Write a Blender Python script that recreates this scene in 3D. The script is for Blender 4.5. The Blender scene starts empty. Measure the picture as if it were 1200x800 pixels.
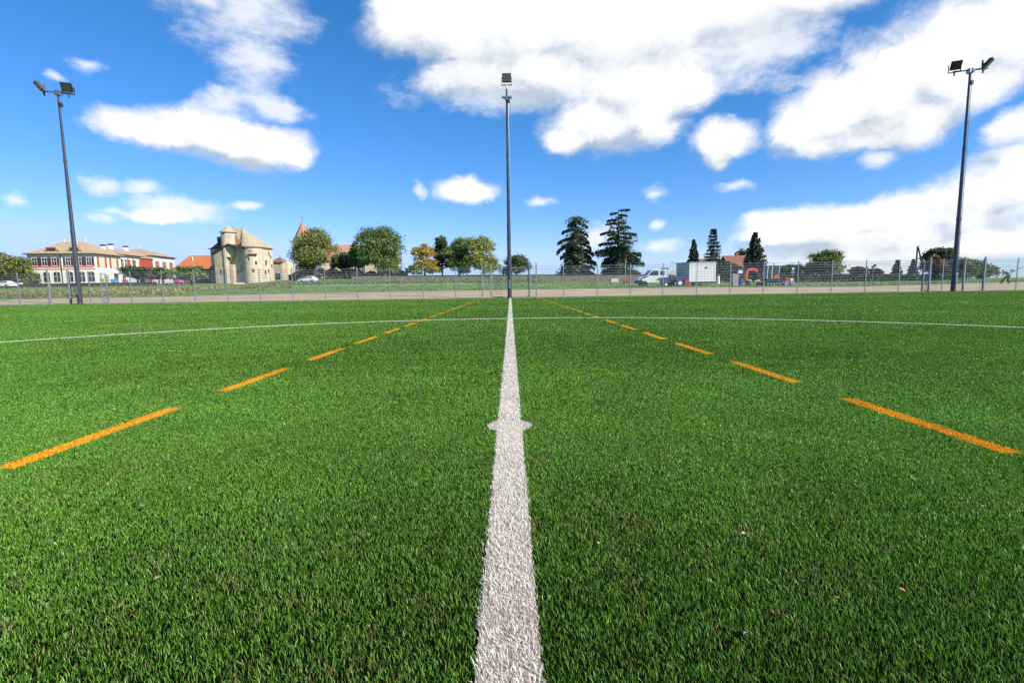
import bpy, math, random
import numpy as np
from mathutils import Matrix, Vector
rng = np.random.default_rng(7)
random.seed(7)
SC = bpy.context.scene
COL = SC.collection
R = math.radians

# ------------------------------------------------------------------ camera model (fitted to the pitch markings)
F, H, PITCH, ROLL, YAW, CX0 = 582.47, 0.694, 0.10565, 0.0146, -0.0016, 0.0137
def cam_axes():
    cp, sp = math.cos(PITCH), math.sin(PITCH)
    fwd = Vector((0, cp, -sp)); up = Vector((0, sp, cp)); right = Vector((1, 0, 0))
    cr, sr = math.cos(ROLL), math.sin(ROLL)
    Z = Matrix.Rotation(YAW, 3, 'Z')
    return Z @ (cr*right - sr*up), Z @ (cr*up + sr*right), Z @ fwd
AX, AY, AZ = cam_axes()
def ray(px, py):
    return AZ + AX*((px-600)/F) - AY*((py-400)/F)
def at(px, py, Y):
    d = ray(px, py)
    return Vector((CX0, 0, H)) + d*(Y/d.y)
def hor(px): return 338.25 - .0146*(px-598)

cam = bpy.data.cameras.new('camera'); co = bpy.data.objects.new('camera', cam); COL.objects.link(co)
m = Matrix((AX, AY, -AZ)).transposed().to_4x4(); m.translation = Vector((CX0, 0, H)); co.matrix_world = m
cam.sensor_width = 36; cam.lens = F/1200*36; cam.clip_start = .05; cam.clip_end = 8000
SC.camera = co

# ------------------------------------------------------------------ helpers
def tag(o, label=None, cat=None, group=None, kind=None):
    if label: o['label'] = label
    if cat: o['category'] = cat
    if group: o['group'] = group
    if kind: o['kind'] = kind
    return o
def empty(name, loc=(0, 0, 0), rz=0, label=None, cat=None, group=None):
    o = bpy.data.objects.new(name, None); COL.objects.link(o); o.empty_display_size = .3
    o.location = loc; o.rotation_euler = (0, 0, rz)
    return tag(o, label, cat, group)
def link(name, me, mat=None, parent=None, loc=None, rz=None):
    o = bpy.data.objects.new(name, me); COL.objects.link(o)
    if mat is not None and not me.materials: me.materials.append(mat)
    if parent: o.parent = parent
    if loc is not None: o.location = loc
    if rz is not None: o.rotation_euler = (0, 0, rz)
    return o
def copy_tree(o, parent=None):
    c = o.copy(); COL.objects.link(c); c.parent = parent
    for ch in list(o.children): copy_tree(ch, c)
    return c
def np_mesh(name, V, T, rnd=None, k=3):
    me = bpy.data.meshes.new(name)
    V = np.ascontiguousarray(V, np.float32); T = np.ascontiguousarray(T, np.int32)
    me.vertices.add(len(V)); me.vertices.foreach_set('co', V.ravel())
    me.loops.add(T.size); me.loops.foreach_set('vertex_index', T.ravel())
    me.polygons.add(len(T)); me.polygons.foreach_set('loop_start', np.arange(0, T.size, k, dtype=np.int32))
    if rnd is not None:
        a = me.attributes.new('rnd', 'FLOAT', 'POINT'); a.data.foreach_set('value', np.ascontiguousarray(rnd, np.float32))
    me.update(); return me

class MB:
    def __init__(s, M=None): s.v = []; s.f = []; s.M = M or Matrix()
    def add(s, vs, fs):
        b = len(s.v); s.v += [tuple(s.M @ Vector(v)) for v in vs]; s.f += [tuple(b+i for i in f) for f in fs]; return s
    def box(s, x0, x1, y0, y1, z0, z1):
        return s.add([(x0,y0,z0),(x1,y0,z0),(x1,y1,z0),(x0,y1,z0),(x0,y0,z1),(x1,y0,z1),(x1,y1,z1),(x0,y1,z1)],
                     [(0,3,2,1),(4,5,6,7),(0,1,5,4),(1,2,6,5),(2,3,7,6),(3,0,4,7)])
    def prism(s, pts, d0, d1, axis='y'):
        n = len(pts)
        if axis == 'y': A = [(x, d0, z) for x, z in pts]; B = [(x, d1, z) for x, z in pts]
        elif axis == 'z': A = [(x, y, d0) for x, y in pts]; B = [(x, y, d1) for x, y in pts]
        else: A = [(d0, y, z) for y, z in pts]; B = [(d1, y, z) for y, z in pts]
        return s.add(A+B, [tuple(range(n))[::-1], tuple(range(n, 2*n))] + [(i, (i+1) % n, n+(i+1) % n, n+i) for i in range(n)])
    def cyl(s, p0, p1, r0, r1=None, n=10, cap=True):
        r1 = r0 if r1 is None else r1
        p0, p1 = Vector(p0), Vector(p1); d = (p1-p0).normalized()
        a = d.orthogonal().normalized(); b = d.cross(a)
        vs = []
        for p, r in ((p0, r0), (p1, r1)):
            for i in range(n):
                t = 2*math.pi*i/n; vs.append(p + a*(r*math.cos(t)) + b*(r*math.sin(t)))
        fs = [(i, (i+1) % n, n+(i+1) % n, n+i) for i in range(n)]
        if cap: fs += [tuple(range(n))[::-1], tuple(range(n, 2*n))]
        return s.add(vs, fs)
    def tube(s, pts, r, n=6):
        rs = r if isinstance(r, (list, tuple)) else [r]*len(pts)
        for i in range(len(pts)-1): s.cyl(pts[i], pts[i+1], rs[i], rs[i+1], n)
        return s
    def loft(s, rings, cap=True):
        n = len(rings[0]); vs = [p for r in rings for p in r]; fs = []
        for k in range(len(rings)-1):
            fs += [(k*n+i, k*n+(i+1) % n, (k+1)*n+(i+1) % n, (k+1)*n+i) for i in range(n)]
        if cap: fs += [tuple(range(n))[::-1], tuple(range((len(rings)-1)*n, len(rings)*n))]
        return s.add(vs, fs)
    def mesh(s, name, bevel=0):
        me = bpy.data.meshes.new(name); me.from_pydata(s.v, [], s.f); me.update()
        return me
    def build(s, name, mat, parent=None, loc=None, rz=None, bevel=0, smooth=False):
        me = s.mesh(name)
        if smooth:
            for p in me.polygons: p.use_smooth = True
        o = link(name, me, mat, parent, loc, rz)
        if smooth:
            md = o.modifiers.new('edge', 'EDGE_SPLIT'); md.split_angle = R(40)
        if bevel:
            md = o.modifiers.new('bevel', 'BEVEL'); md.width = bevel; md.segments = 2; md.limit_method = 'ANGLE'
        return o
def face_frame(ox, oy, oz, ang):       # x runs along a wall, y points out of it
    return Matrix.Translation((ox, oy, oz)) @ Matrix.Rotation(ang, 4, 'Z')

# ------------------------------------------------------------------ materials
def N(nt, typ, loc=None, **kw):
    n = nt.nodes.new(typ)
    for k, v in kw.items():
        if hasattr(n, k): setattr(n, k, v)
    return n
def new_mat(name):
    mt = bpy.data.materials.new(name); mt.use_nodes = True
    nt = mt.node_tree; nt.nodes.clear()
    out = N(nt, 'ShaderNodeOutputMaterial'); return mt, nt, out
def ramp(nt, fac, stops, interp='LINEAR'):
    r = N(nt, 'ShaderNodeValToRGB'); r.color_ramp.interpolation = interp
    e = r.color_ramp.elements
    e[0].position, e[0].color = stops[0][0], (*stops[0][1], 1)
    e[1].position, e[1].color = stops[-1][0], (*stops[-1][1], 1)
    for p, c in stops[1:-1]:
        x = e.new(p); x.color = (*c, 1)
    nt.links.new(fac, r.inputs[0]); return r.outputs[0]
def noise(nt, scale, detail=4, rough=.55, stretch=None, coord='Object'):
    tc = N(nt, 'ShaderNodeTexCoord'); o = tc.outputs[coord]
    if stretch:
        mp = N(nt, 'ShaderNodeMapping'); mp.inputs['Scale'].default_value = stretch
        nt.links.new(o, mp.inputs[0]); o = mp.outputs[0]
    n = N(nt, 'ShaderNodeTexNoise'); n.inputs['Scale'].default_value = scale
    n.inputs['Detail'].default_value = detail; n.inputs['Roughness'].default_value = rough
    nt.links.new(o, n.inputs['Vector']); return n.outputs['Fac']
def plain(name, c, rough=.6, metal=0, var=.25, scale=3., bump=.0, c2=None, stretch=None, spec=.5, detail=5):
    mt, nt, out = new_mat(name)
    b = N(nt, 'ShaderNodeBsdfPrincipled')
    b.inputs['Roughness'].default_value = rough; b.inputs['Metallic'].default_value = metal
    b.inputs['Specular IOR Level'].default_value = spec
    f = noise(nt, scale, detail, .6, stretch)
    lo = tuple(x*(1-var) for x in c); hi = c2 or tuple(min(1, x*(1+var*.6)) for x in c)
    nt.links.new(ramp(nt, f, [(.3, lo), (.7, hi)]), b.inputs['Base Color'])
    if bump:
        bp = N(nt, 'ShaderNodeBump'); bp.inputs['Strength'].default_value = bump; bp.inputs['Distance'].default_value = .05
        nt.links.new(f, bp.inputs['Height']); nt.links.new(bp.outputs[0], b.inputs['Normal'])
    nt.links.new(b.outputs[0], out.inputs[0]); return mt
def glassy(name, c=(.02, .025, .03), rough=.08):
    return plain(name, c, rough, 0, .2, 2, spec=.8)
def leaf_mat(name, stops, trans=.3, nscale=.35, rough=.55, gloss=.06):
    mt, nt, out = new_mat(name)
    at_ = N(nt, 'ShaderNodeAttribute', attribute_name='rnd')
    nf = noise(nt, nscale, 3)
    mx = N(nt, 'ShaderNodeMath', operation='MULTIPLY_ADD'); mx.inputs[1].default_value = .7
    sc = N(nt, 'ShaderNodeMath', operation='MULTIPLY_ADD'); sc.inputs[1].default_value = 1.1; sc.inputs[2].default_value = -.38
    nt.links.new(nf, sc.inputs[0]); nt.links.new(at_.outputs['Fac'], mx.inputs[0]); nt.links.new(sc.outputs[0], mx.inputs[2])
    c = ramp(nt, mx.outputs[0], stops)
    d = N(nt, 'ShaderNodeBsdfDiffuse'); t = N(nt, 'ShaderNodeBsdfTranslucent'); g = N(nt, 'ShaderNodeBsdfGlossy'); g.inputs['Roughness'].default_value = rough
    g.inputs['Color'].default_value = (.8, .8, .8, 1)
    nt.links.new(c, d.inputs[0]); nt.links.new(c, t.inputs[0])
    m1 = N(nt, 'ShaderNodeMixShader'); m1.inputs[0].default_value = trans
    nt.links.new(d.outputs[0], m1.inputs[1]); nt.links.new(t.outputs[0], m1.inputs[2])
    m2 = N(nt, 'ShaderNodeMixShader'); m2.inputs[0].default_value = gloss
    nt.links.new(m1.outputs[0], m2.inputs[1]); nt.links.new(g.outputs[0], m2.inputs[2])
    nt.links.new(m2.outputs[0], out.inputs[0]); return mt

def ribbed(name, c, scale, bump=.4, rough=.5, axis='X', var=.12):
    mt, nt, out = new_mat(name); b = N(nt, 'ShaderNodeBsdfPrincipled'); b.inputs['Roughness'].default_value = rough
    tc = N(nt, 'ShaderNodeTexCoord'); w = N(nt, 'ShaderNodeTexWave', bands_direction=axis); w.inputs['Scale'].default_value = scale
    w.inputs['Distortion'].default_value = .15
    nt.links.new(tc.outputs['Object'], w.inputs['Vector'])
    bp = N(nt, 'ShaderNodeBump'); bp.inputs['Strength'].default_value = bump; bp.inputs['Distance'].default_value = .08
    nt.links.new(w.outputs['Fac'], bp.inputs['Height']); nt.links.new(bp.outputs[0], b.inputs['Normal'])
    f = noise(nt, 1.2, 5)
    nt.links.new(ramp(nt, f, [(.3, tuple(x*(1-var*2) for x in c)), (.7, c)]), b.inputs['Base Color'])
    nt.links.new(b.outputs[0], out.inputs[0]); return mt

M = {}
M['galv'] = plain('galvanised_steel', (.33, .35, .36), .42, .75, .2, 6)
M['fence_steel'] = plain('fence_steel', (.29, .31, .32), .5, .25, .15, 6)
M['pole'] = plain('mast_steel', (.085, .09, .10), .4, .4, .2, 4)
M['lamp_body'] = plain('lamp_housing', (.05, .05, .055), .5, .3, .2, 8)
M['lamp_glass'] = plain('lamp_glass', (.10, .10, .075), .15, 0, .3, 14)
M['white_wall'] = plain('white_render', (.80, .76, .67), .85, 0, .09, 1.2, .1)
M['cream_wall'] = plain('cream_render', (.70, .57, .38), .85, 0, .18, .9, .1)
M['castle_wall'] = plain('castle_stone', (.53, .43, .30), .9, 0, .42, 1.3, .5, detail=8)
M['castle_pale'] = plain('castle_render', (.60, .50, .355), .9, 0, .30, .9, .3)
M['castle_roof'] = plain('pale_tiles', (.46, .38, .235), .85, 0, .22, 2.2, .4, detail=8)
M['quoin'] = plain('pale_quoin_stone', (.55, .50, .40), .9, 0, .3, 3, .3)
M['tile'] = plain('brown_tiles', (.47, .33, .20), .85, 0, .3, 1.8, .4, detail=8)
M['orange_tile'] = plain('orange_tiles', (.52, .165, .055), .85, 0, .2, 1.2, .4, detail=8)
M['church_tile'] = plain('church_tiles', (.55, .23, .10), .85, 0, .35, 2.6, .4, c2=(.55, .32, .2), detail=8)
M['house_tile'] = plain('dull_red_tiles', (.27, .115, .075), .85, 0, .25, 1.8, .4, detail=8)
M['red_paint'] = plain('brick_red_paint', (.45, .08, .045), .6, 0, .15, 2)
M['maroon'] = plain('maroon_shutter', (.10, .035, .035), .6, 0, .25, 6)
M['trim_orange'] = plain('sandstone_trim', (.50, .22, .12), .8, 0, .15, 3)
M['dark_wood'] = plain('dark_timber', (.05, .04, .033), .8, 0, .3, 4)
M['barn_wood'] = ribbed('weathered_boards', (.17, .14, .12), 3, .4, .9)
M['glass'] = glassy('window_glass')
M['cab_glass'] = plain('tinted_cab_glass', (.02, .05, .05), .35, 0, .3, 3)
M['blind'] = plain('cream_blind', (.66, .58, .42), .8, 0, .08, 4)
M['bark'] = plain('bark', (.09, .07, .05), .95, 0, .4, 5, .6, stretch=(1, 1, .25))
M['stone'] = plain('grey_stone', (.23, .19, .14), .95, 0, .4, 1.3, .7, detail=9)
M['darkstone'] = plain('dark_stone', (.07, .06, .05), .95, 0, .4, 1.0, .7, detail=9)
M['concrete'] = plain('concrete', (.42, .41, .38), .9, 0, .2, 3, .3)
M['white_paint'] = plain('white_paint', (.80, .80, .78), .35, 0, .05, 2)
M['cabin_white'] = ribbed('white_ribbed_sheet', (.82, .81, .78), 1.6, .45, .5, var=.05)
M['cabin_grey'] = plain('grey_blue_panel', (.30, .36, .38), .5, 0, .12, 2)
M['black'] = plain('black_plastic', (.02, .02, .022), .5, 0, .3, 8)
M['rubber'] = plain('rubber', (.022, .022, .022), .85, 0, .3, 9)
M['tractor_blue'] = plain('blue_paint', (.035, .07, .24), .35, 0, .15, 3)
M['digger_orange'] = plain('orange_paint', (.75, .12, .03), .4, 0, .15, 3)
M['red'] = plain('red_paint', (.50, .035, .03), .45, 0, .2, 3)
M['green_paint'] = plain('green_paint', (.07, .35, .06), .4, 0, .1, 4)
M['sign_blue'] = plain('blue_sign', (.06, .20, .50), .4, 0, .1, 4)
M['yellow'] = plain('yellow_green_plastic', (.55, .60, .05), .5, 0, .1, 4)
M['cyan'] = plain('light_blue_plastic', (.08, .35, .55), .5, 0, .1, 4)
M['pink'] = plain('pink_paint', (.60, .12, .30), .4, 0, .1, 4)
M['car_grey'] = plain('grey_car_paint', (.25, .26, .28), .3, .4, .1, 2)
M['skin'] = plain('skin', (.45, .28, .2), .6, 0, .1, 6)
M['shirt'] = plain('lilac_grey_shirt', (.30, .27, .34), .85, 0, .2, 9)
M['trousers'] = plain('dark_trousers', (.02, .022, .03), .9, 0, .2, 9)
M['hair'] = plain('dark_hair', (.015, .012, .01), .7, 0, .2, 20)
M['blue_cloth'] = plain('blue_tarpaulin', (.04, .06, .30), .7, 0, .25, 4)

# foliage
M['lf_olive'] = leaf_mat('leaf_olive', [(.05, (0.082, 0.119, 0.028)), (.5, (0.201, 0.236, 0.051)), (.95, (0.402, 0.355, 0.082))])
M['lf_green'] = leaf_mat('leaf_green', [(.05, (0.056, 0.106, 0.025)), (.5, (0.139, 0.214, 0.045)), (.95, (0.277, 0.340, 0.076))])
M['lf_dark'] = leaf_mat('leaf_dark', [(.05, (0.028, 0.051, 0.017)), (.5, (0.059, 0.098, 0.031)), (.95, (0.117, 0.167, 0.049))])
M['lf_yellow'] = leaf_mat('leaf_yellow', [(.05, (0.181, 0.164, 0.027)), (.5, (0.453, 0.344, 0.054)), (.95, (0.689, 0.490, 0.090))])
M['lf_lime'] = leaf_mat('leaf_lime', [(.05, (0.121, 0.162, 0.030)), (.5, (0.284, 0.313, 0.061)), (.95, (0.527, 0.466, 0.101))])
M['lf_orange'] = leaf_mat('leaf_orange', [(.05, (0.150, 0.075, 0.018)), (.5, (0.330, 0.150, 0.030)), (.95, (0.450, 0.240, 0.060))])
M['lf_cedar'] = leaf_mat('needle_cedar', [(.05, (0.036, 0.065, 0.036)), (.5, (0.090, 0.128, 0.072)), (.95, (0.192, 0.217, 0.114))], .15)
M['lf_spruce'] = leaf_mat('needle_spruce', [(.05, (0.021, 0.039, 0.024)), (.5, (0.048, 0.076, 0.044)), (.95, (0.108, 0.132, 0.072))], .1)
M['lf_flower'] = leaf_mat('leaf_flower_strip', [(.0, (0.060, 0.075, 0.018)), (.45, (0.170, 0.170, 0.045)), (.75, (0.420, 0.370, 0.100)), (1., (0.620, 0.560, 0.220))], .3, .5)
M['lf_meadow'] = leaf_mat('meadow_blade', [(.0, (.09, .15, .03)), (.5, (.16, .24, .06)), (1., (.28, .29, .11))], .3, .15)

# turf
def turf_blade_mat(name, stops, trans=.35, gloss=.03, big=.24, rough=.4, bands=True):
    mt, nt, out = new_mat(name)
    a = N(nt, 'ShaderNodeAttribute', attribute_name='rnd')
    c = ramp(nt, a.outputs['Fac'], stops)
    n1 = noise(nt, .35, 3, .5); n2 = noise(nt, 2.2, 4, .6)
    ad = N(nt, 'ShaderNodeMath', operation='ADD'); nt.links.new(n1, ad.inputs[0]); nt.links.new(n2, ad.inputs[1])
    mr = N(nt, 'ShaderNodeMapRange'); mr.inputs[1].default_value = .7; mr.inputs[2].default_value = 1.3
    mr.inputs[3].default_value = 1-big; mr.inputs[4].default_value = 1+big
    nt.links.new(ad.outputs[0], mr.inputs[0])
    vm = N(nt, 'ShaderNodeVectorMath', operation='SCALE'); nt.links.new(c, vm.inputs[0]); nt.links.new(mr.outputs[0], vm.inputs['Scale'])
    d = N(nt, 'ShaderNodeBsdfDiffuse'); t = N(nt, 'ShaderNodeBsdfTranslucent'); g = N(nt, 'ShaderNodeBsdfGlossy'); g.inputs['Roughness'].default_value = rough
    nt.links.new(vm.outputs[0], d.inputs[0]); nt.links.new(vm.outputs[0], t.inputs[0])
    g.inputs['Color'].default_value = (.75, .9, .7, 1)
    m1 = N(nt, 'ShaderNodeMixShader'); m1.inputs[0].default_value = trans
    nt.links.new(d.outputs[0], m1.inputs[1]); nt.links.new(t.outputs[0], m1.inputs[2])
    m2 = N(nt, 'ShaderNodeMixShader'); m2.inputs[0].default_value = gloss
    nt.links.new(m1.outputs[0], m2.inputs[1]); nt.links.new(g.outputs[0], m2.inputs[2])
    nt.links.new(m2.outputs[0], out.inputs[0]); return mt
M['turf'] = turf_blade_mat('turf_fibre', [(0, (.017, .066, .007)), (.3, (.078, .208, .019)), (.7, (.20, .425, .038)), (.93, (.38, .62, .10)), (.945, (.28, .21, .08)), (1, (.48, .34, .16))])
M['turf_white'] = turf_blade_mat('white_fibre', [(0, (.40, .30, .20)), (.06, (.62, .54, .43)), (.2, (.90, .83, .71)), (.8, (.95, .90, .79)), (1, (.96, .93, .85))], .4, .02, .10)
M['line_backing'] = plain('line_backing', (.34, .265, .19), .95, 0, .3, 40)
M['turf_orange'] = turf_blade_mat('orange_fibre', [(0, (.42, .14, .006)), (.3, (.74, .33, .012)), (.6, (.88, .44, .018)), (1, (.95, .56, .05))], .3, .02, .14)

# ------------------------------------------------------------------ terrain
PXC = np.array([-900, 0, 200, 290, 400, 600, 800, 1000, 1150, 1200, 2100.])
ROWS = [(39., None),
        (50., [351.5, 351.5, 347.5, 345.5, 343.3, 339.8, 337.3, 336, 331.7, 330.7, 330.7]),
        (64., [348.5, 348.5, 344, 340.5, 338.6, 336, 335.6, 334.2, 330.6, 330, 330]),
        (78., [345, 345, 340, 335.5, 333.2, 331.4, 332, 331, 328.5, 328, 328]),
        (100., [339, 339, 336, 333.2, 329, 330, 330.5, 330, 327, 326.5, 326.5]),
        (125., [334, 334, 333, 332.3, 325.5, 326, 328, 329, 326.3, 325.7, 325.7]),
        (160., [332.5, 332.5, 332, 331.5, 324.5, 325, 327, 327.5, 325.6, 325, 325])]
def row_z(Y, ys):
    if ys is None: return np.zeros(len(PXC))
    h = 338.25 - .0146*(PXC-598); h[0] = h[1]; h[-1] = h[-2]
    return H + (h-np.array(ys))*Y/F
RY = [r[0] for r in ROWS]; RZ = [row_z(*r) for r in ROWS]
def tz(X, Y):
    if Y <= 39: return 0.
    px = 598 + F*X/Y
    Yc = min(Y, 160)
    zs = [float(np.interp(px, PXC, z)) for z in RZ]
    return float(np.interp(Yc, RY, zs))
def fan(px0, px1, y0, y1, dz, name, mat, dpx=50, dy=2.5, rows=None):
    pxs = np.unique(np.concatenate([np.arange(px0, px1+1, dpx), [p for p in PXC if px0 < p < px1], [px1]]))
    ys = rows if rows is not None else np.unique(np.concatenate([np.arange(y0, y1, dy), [y for y in RY if y0 < y < y1], [y1]]))
    V = []
    for Y in ys:
        for p in pxs:
            X = (p-598)/F*Y; V.append((X, Y, tz(X, Y)+dz))
    n = len(pxs); T = [(j*n+i, j*n+i+1, (j+1)*n+i+1, (j+1)*n+i) for j in range(len(ys)-1) for i in range(n-1)]
    o = link(name, np_mesh(name, V, T, k=4), mat); tag(o, kind='structure'); return o

def ground_mat(name, stops, scale, scale2, bump=.3, detail=8, spec=.15):
    mt, nt, out = new_mat(name); b = N(nt, 'ShaderNodeBsdfPrincipled'); b.inputs['Roughness'].default_value = .95
    b.inputs['Specular IOR Level'].default_value = spec
    n1 = noise(nt, scale, detail, .62); n2 = noise(nt, scale2, detail, .6)
    mx = N(nt, 'ShaderNodeMath', operation='MULTIPLY_ADD'); mx.inputs[1].default_value = .5
    h2 = N(nt, 'ShaderNodeMath', operation='MULTIPLY'); h2.inputs[1].default_value = .5
    nt.links.new(n2, h2.inputs[0]); nt.links.new(n1, mx.inputs[0]); nt.links.new(h2.outputs[0], mx.inputs[2])
    nt.links.new(ramp(nt, mx.outputs[0], stops), b.inputs['Base Color'])
    bp = N(nt, 'ShaderNodeBump'); bp.inputs['Strength'].default_value = bump; bp.inputs['Distance'].default_value = .1
    nt.links.new(n2, bp.inputs['Height']); nt.links.new(bp.outputs[0], b.inputs['Normal'])
    nt.links.new(b.outputs[0], out.inputs[0]); return mt
M['meadow'] = ground_mat('meadow_ground', [(.3, (.10, .175, .04)), (.5, (.15, .25, .06)), (.65, (.20, .27, .08)), (.8, (.28, .26, .12))], .12, 2.0)
M['path'] = ground_mat('bare_earth', [(.3, (.33, .24, .14)), (.5, (.45, .345, .21)), (.7, (.54, .43, .28))], .3, 4.0)
M['gravel'] = ground_mat('pale_gravel', [(.3, (.45, .40, .33)), (.7, (.62, .57, .50))], .5, 5.0)
M['pitch'] = ground_mat('turf_backing', [(.3, (.004, .006, .003)), (.5, (.007, .009, .004)), (.66, (.014, .013, .006)), (.76, (.06, .045, .02))], .4, 60.0, .5, 8, .0)
M['asphalt'] = ground_mat('asphalt', [(.3, (.04, .04, .04)), (.7, (.07, .068, .065))], .4, 8.0)

b = MB(); b.add([(-1500, -400, -.03), (1500, -400, -.03), (1500, 39, -.03), (-1500, 39, -.03)], [(0, 1, 2, 3)])
tag(b.build('ground', M['meadow']), kind='structure')
fan(-900, 2100, 39, 4000, 0, 'meadow', M['meadow'], rows=[39, 42, 46, 50, 54, 59, 64, 71, 78, 85, 92, 100, 112, 125, 140, 160, 300, 900, 4000.])
fan(-900, 2100, 39, 50, .012, 'dirt_path', M['path'], rows=[39, 42, 46, 50.])
fan(110, 575, 74, 75.1, .02, 'footpath', M['gravel'], rows=[74, 75.1])
FY = 38.0           # the far fence
b = MB(); b.add([(-62, -25, 0), (62, -25, 0), (62, FY-.12, 0), (-62, FY-.12, 0)], [(0, 1, 2, 3)])
tag(b.build('pitch', M['pitch']), kind='structure')
b = MB().box(-62, 62, FY-.12, FY-.02, -.05, .025)
tag(b.build('edge_kerb', M['concrete']), kind='structure')

# ------------------------------------------------------------------ turf fibres
YS = 2.454; CR = 9.15; LW = .06; DX = 2.03; DW = .042; D0 = 1.94; DP = 1.525; DL = 1.0
SPOT = .11
def in_half(x, y): return (np.abs(x) < LW) & (y > -20) & (y < FY-.2) | (x*x+(y-YS)**2 < SPOT**2)
def in_circ(x, y):
    r = np.hypot(x, y-YS); return (np.abs(r-CR) < LW)
def in_dash(x, y, sg): return (np.abs(x-sg*DX) < DW) & (np.mod(y-D0, DP) < DL) & (y < FY-.25) & (y > -9)
def any_mark(x, y): return in_half(x, y) | in_circ(x, y) | in_dash(x, y, 1) | in_dash(x, y, -1)

def vnoise(x, y, s, seed):
    r = np.random.default_rng(seed); g = r.random((64, 64))
    u = x/s; v = y/s; i = np.floor(u).astype(int); j = np.floor(v).astype(int); a = u-i; c = v-j
    a = a*a*(3-2*a); c = c*c*(3-2*c)
    q = lambda p, t: g[p % 64, t % 64]
    return (q(i, j)*(1-a)+q(i+1, j)*a)*(1-c)+(q(i, j+1)*(1-a)+q(i+1, j+1)*a)*c

def fibres(x, y, rnd, hscale=1., wmin=.0013, segs=1, wk=.0010):
    n = len(x); d = np.hypot(x, y)
    w = np.maximum(wmin, wk*d)*rng.uniform(.7, 1.25, n)
    h = rng.uniform(.0065, .0130, n)*hscale*(1+np.clip((d-6)/60, 0, .5))
    yaw = rng.uniform(0, 2*np.pi, n)
    sx, sy = np.cos(yaw)*w/2, np.sin(yaw)*w/2
    la = rng.uniform(0, 2*np.pi, n); lm = h*np.abs(rng.normal(.0, .42, n))+h*.10
    nap = np.where(np.mod(y, 8) < 4, 1., -1.)*h*.07
    lx = np.cos(la)*lm - h*.10; ly = np.sin(la)*lm + nap
    z0 = np.zeros(n)
    if segs == 1:
        V = np.empty((n, 3, 3)); V[:, 0] = np.stack([x-sx, y-sy, z0], 1); V[:, 1] = np.stack([x+sx, y+sy, z0], 1)
        V[:, 2] = np.stack([x+lx, y+ly, h], 1)
        return V.reshape(-1, 3), np.arange(n*3).reshape(-1, 3), np.repeat(rnd, 3)
    V = np.empty((n, 5, 3)); V[:, 0] = np.stack([x-sx, y-sy, z0], 1); V[:, 1] = np.stack([x+sx, y+sy, z0], 1)
    mx, my, mz = x+lx*.38, y+ly*.38, h*.62
    V[:, 2] = np.stack([mx-sx*.85, my-sy*.85, mz], 1); V[:, 3] = np.stack([mx+sx*.85, my+sy*.85, mz], 1)
    V[:, 4] = np.stack([x+lx*1.1, y+ly*1.1, h], 1)
    b = (np.arange(n)*5)[:, None]
    T = np.concatenate([b+np.array([[0, 1, 3]]), b+np.array([[0, 3, 2]]), b+np.array([[2, 3, 4]])], 0)
    return V.reshape(-1, 3), T, np.repeat(rnd, 5)
def merge(parts):
    Vs, Ts, Rs = [], [], []; o = 0
    for V, T, r in parts:
        Vs.append(V); Ts.append(T+o); Rs.append(r); o += len(V)
    return np.concatenate(Vs), np.concatenate(Ts), np.concatenate(Rs)
KD = 320000.
def sample_field(y0, y1, dens_cap):
    # density = min(cap, KD / Y^2) per square metre inside a wedge that is wider than the view
    ys = np.linspace(y0, y1, 400); wd = 2*(1.22*ys+.8); de = np.minimum(dens_cap, KD/ys**2)
    cdf = np.concatenate([[0], np.cumsum((wd*de)[:-1]*np.diff(ys))]); n = int(cdf[-1])
    y = np.interp(rng.random(n)*cdf[-1], cdf, ys); x = rng.uniform(-1, 1, n)*(1.22*y+.8)
    k = np.abs(x) < 61.5; return x[k], y[k]
parts = []
for y0, y1, cap, segs in ((.45, 2.2, 62000, 2), (2.2, 4.5, 62000, 2), (4.5, FY-.15, 62000, 1)):
    x, y = sample_field(y0, y1, cap)
    js = np.minimum(.0045, .003+.0006*y); k = ~any_mark(x+rng.normal(0, js), y+rng.normal(0, js)); x, y = x[k], y[k]
    rnd = np.clip(rng.beta(1.5, 1.7, len(x)), 0, .93)
    tan = rng.random(len(x)) < np.clip((.6*vnoise(x, y, .07, 3)+.4*vnoise(x, y, .31, 4)-.5)*.6, 0, .22)*np.clip(1.7-y*.6, .05, 1)+.004
    rnd[tan] = rng.uniform(.95, 1, tan.sum())
    V, T, r = fibres(x, y, rnd, segs=segs)
    parts.append((V, T, r))
V, T, r = merge(parts)
tag(link('turf_fibres', np_mesh('turf_fibres', V, T, r), M['turf']), kind='stuff')

def mark_fibres(test, bounds, dens=90000., kd=230000.):
    out = []
    for (x0, x1, y0, y1) in bounds:
        yc = max(.5, y0); de = min(dens, kd/yc**2*1.5)
        n = int((x1-x0)*(y1-y0)*de)
        if n < 1: continue
        x = rng.uniform(x0-.012, x1+.012, n); y = rng.uniform(y0, y1, n); k = test(x+rng.normal(0, .004, n), y)
        if k.sum(): out.append((x[k], y[k]))
    x = np.concatenate([o[0] for o in out]); y = np.concatenate([o[1] for o in out])
    return fibres(x, y, rng.random(len(x)), 1.25, segs=2, wmin=.0024)
def strip(pts, name, mat, parent=None, z=.004):
    me = np_mesh(name, [(a, b_, z) for a, b_ in pts], [tuple(range(len(pts)))], k=len(pts)); return link(name, me, mat, parent)

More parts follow.
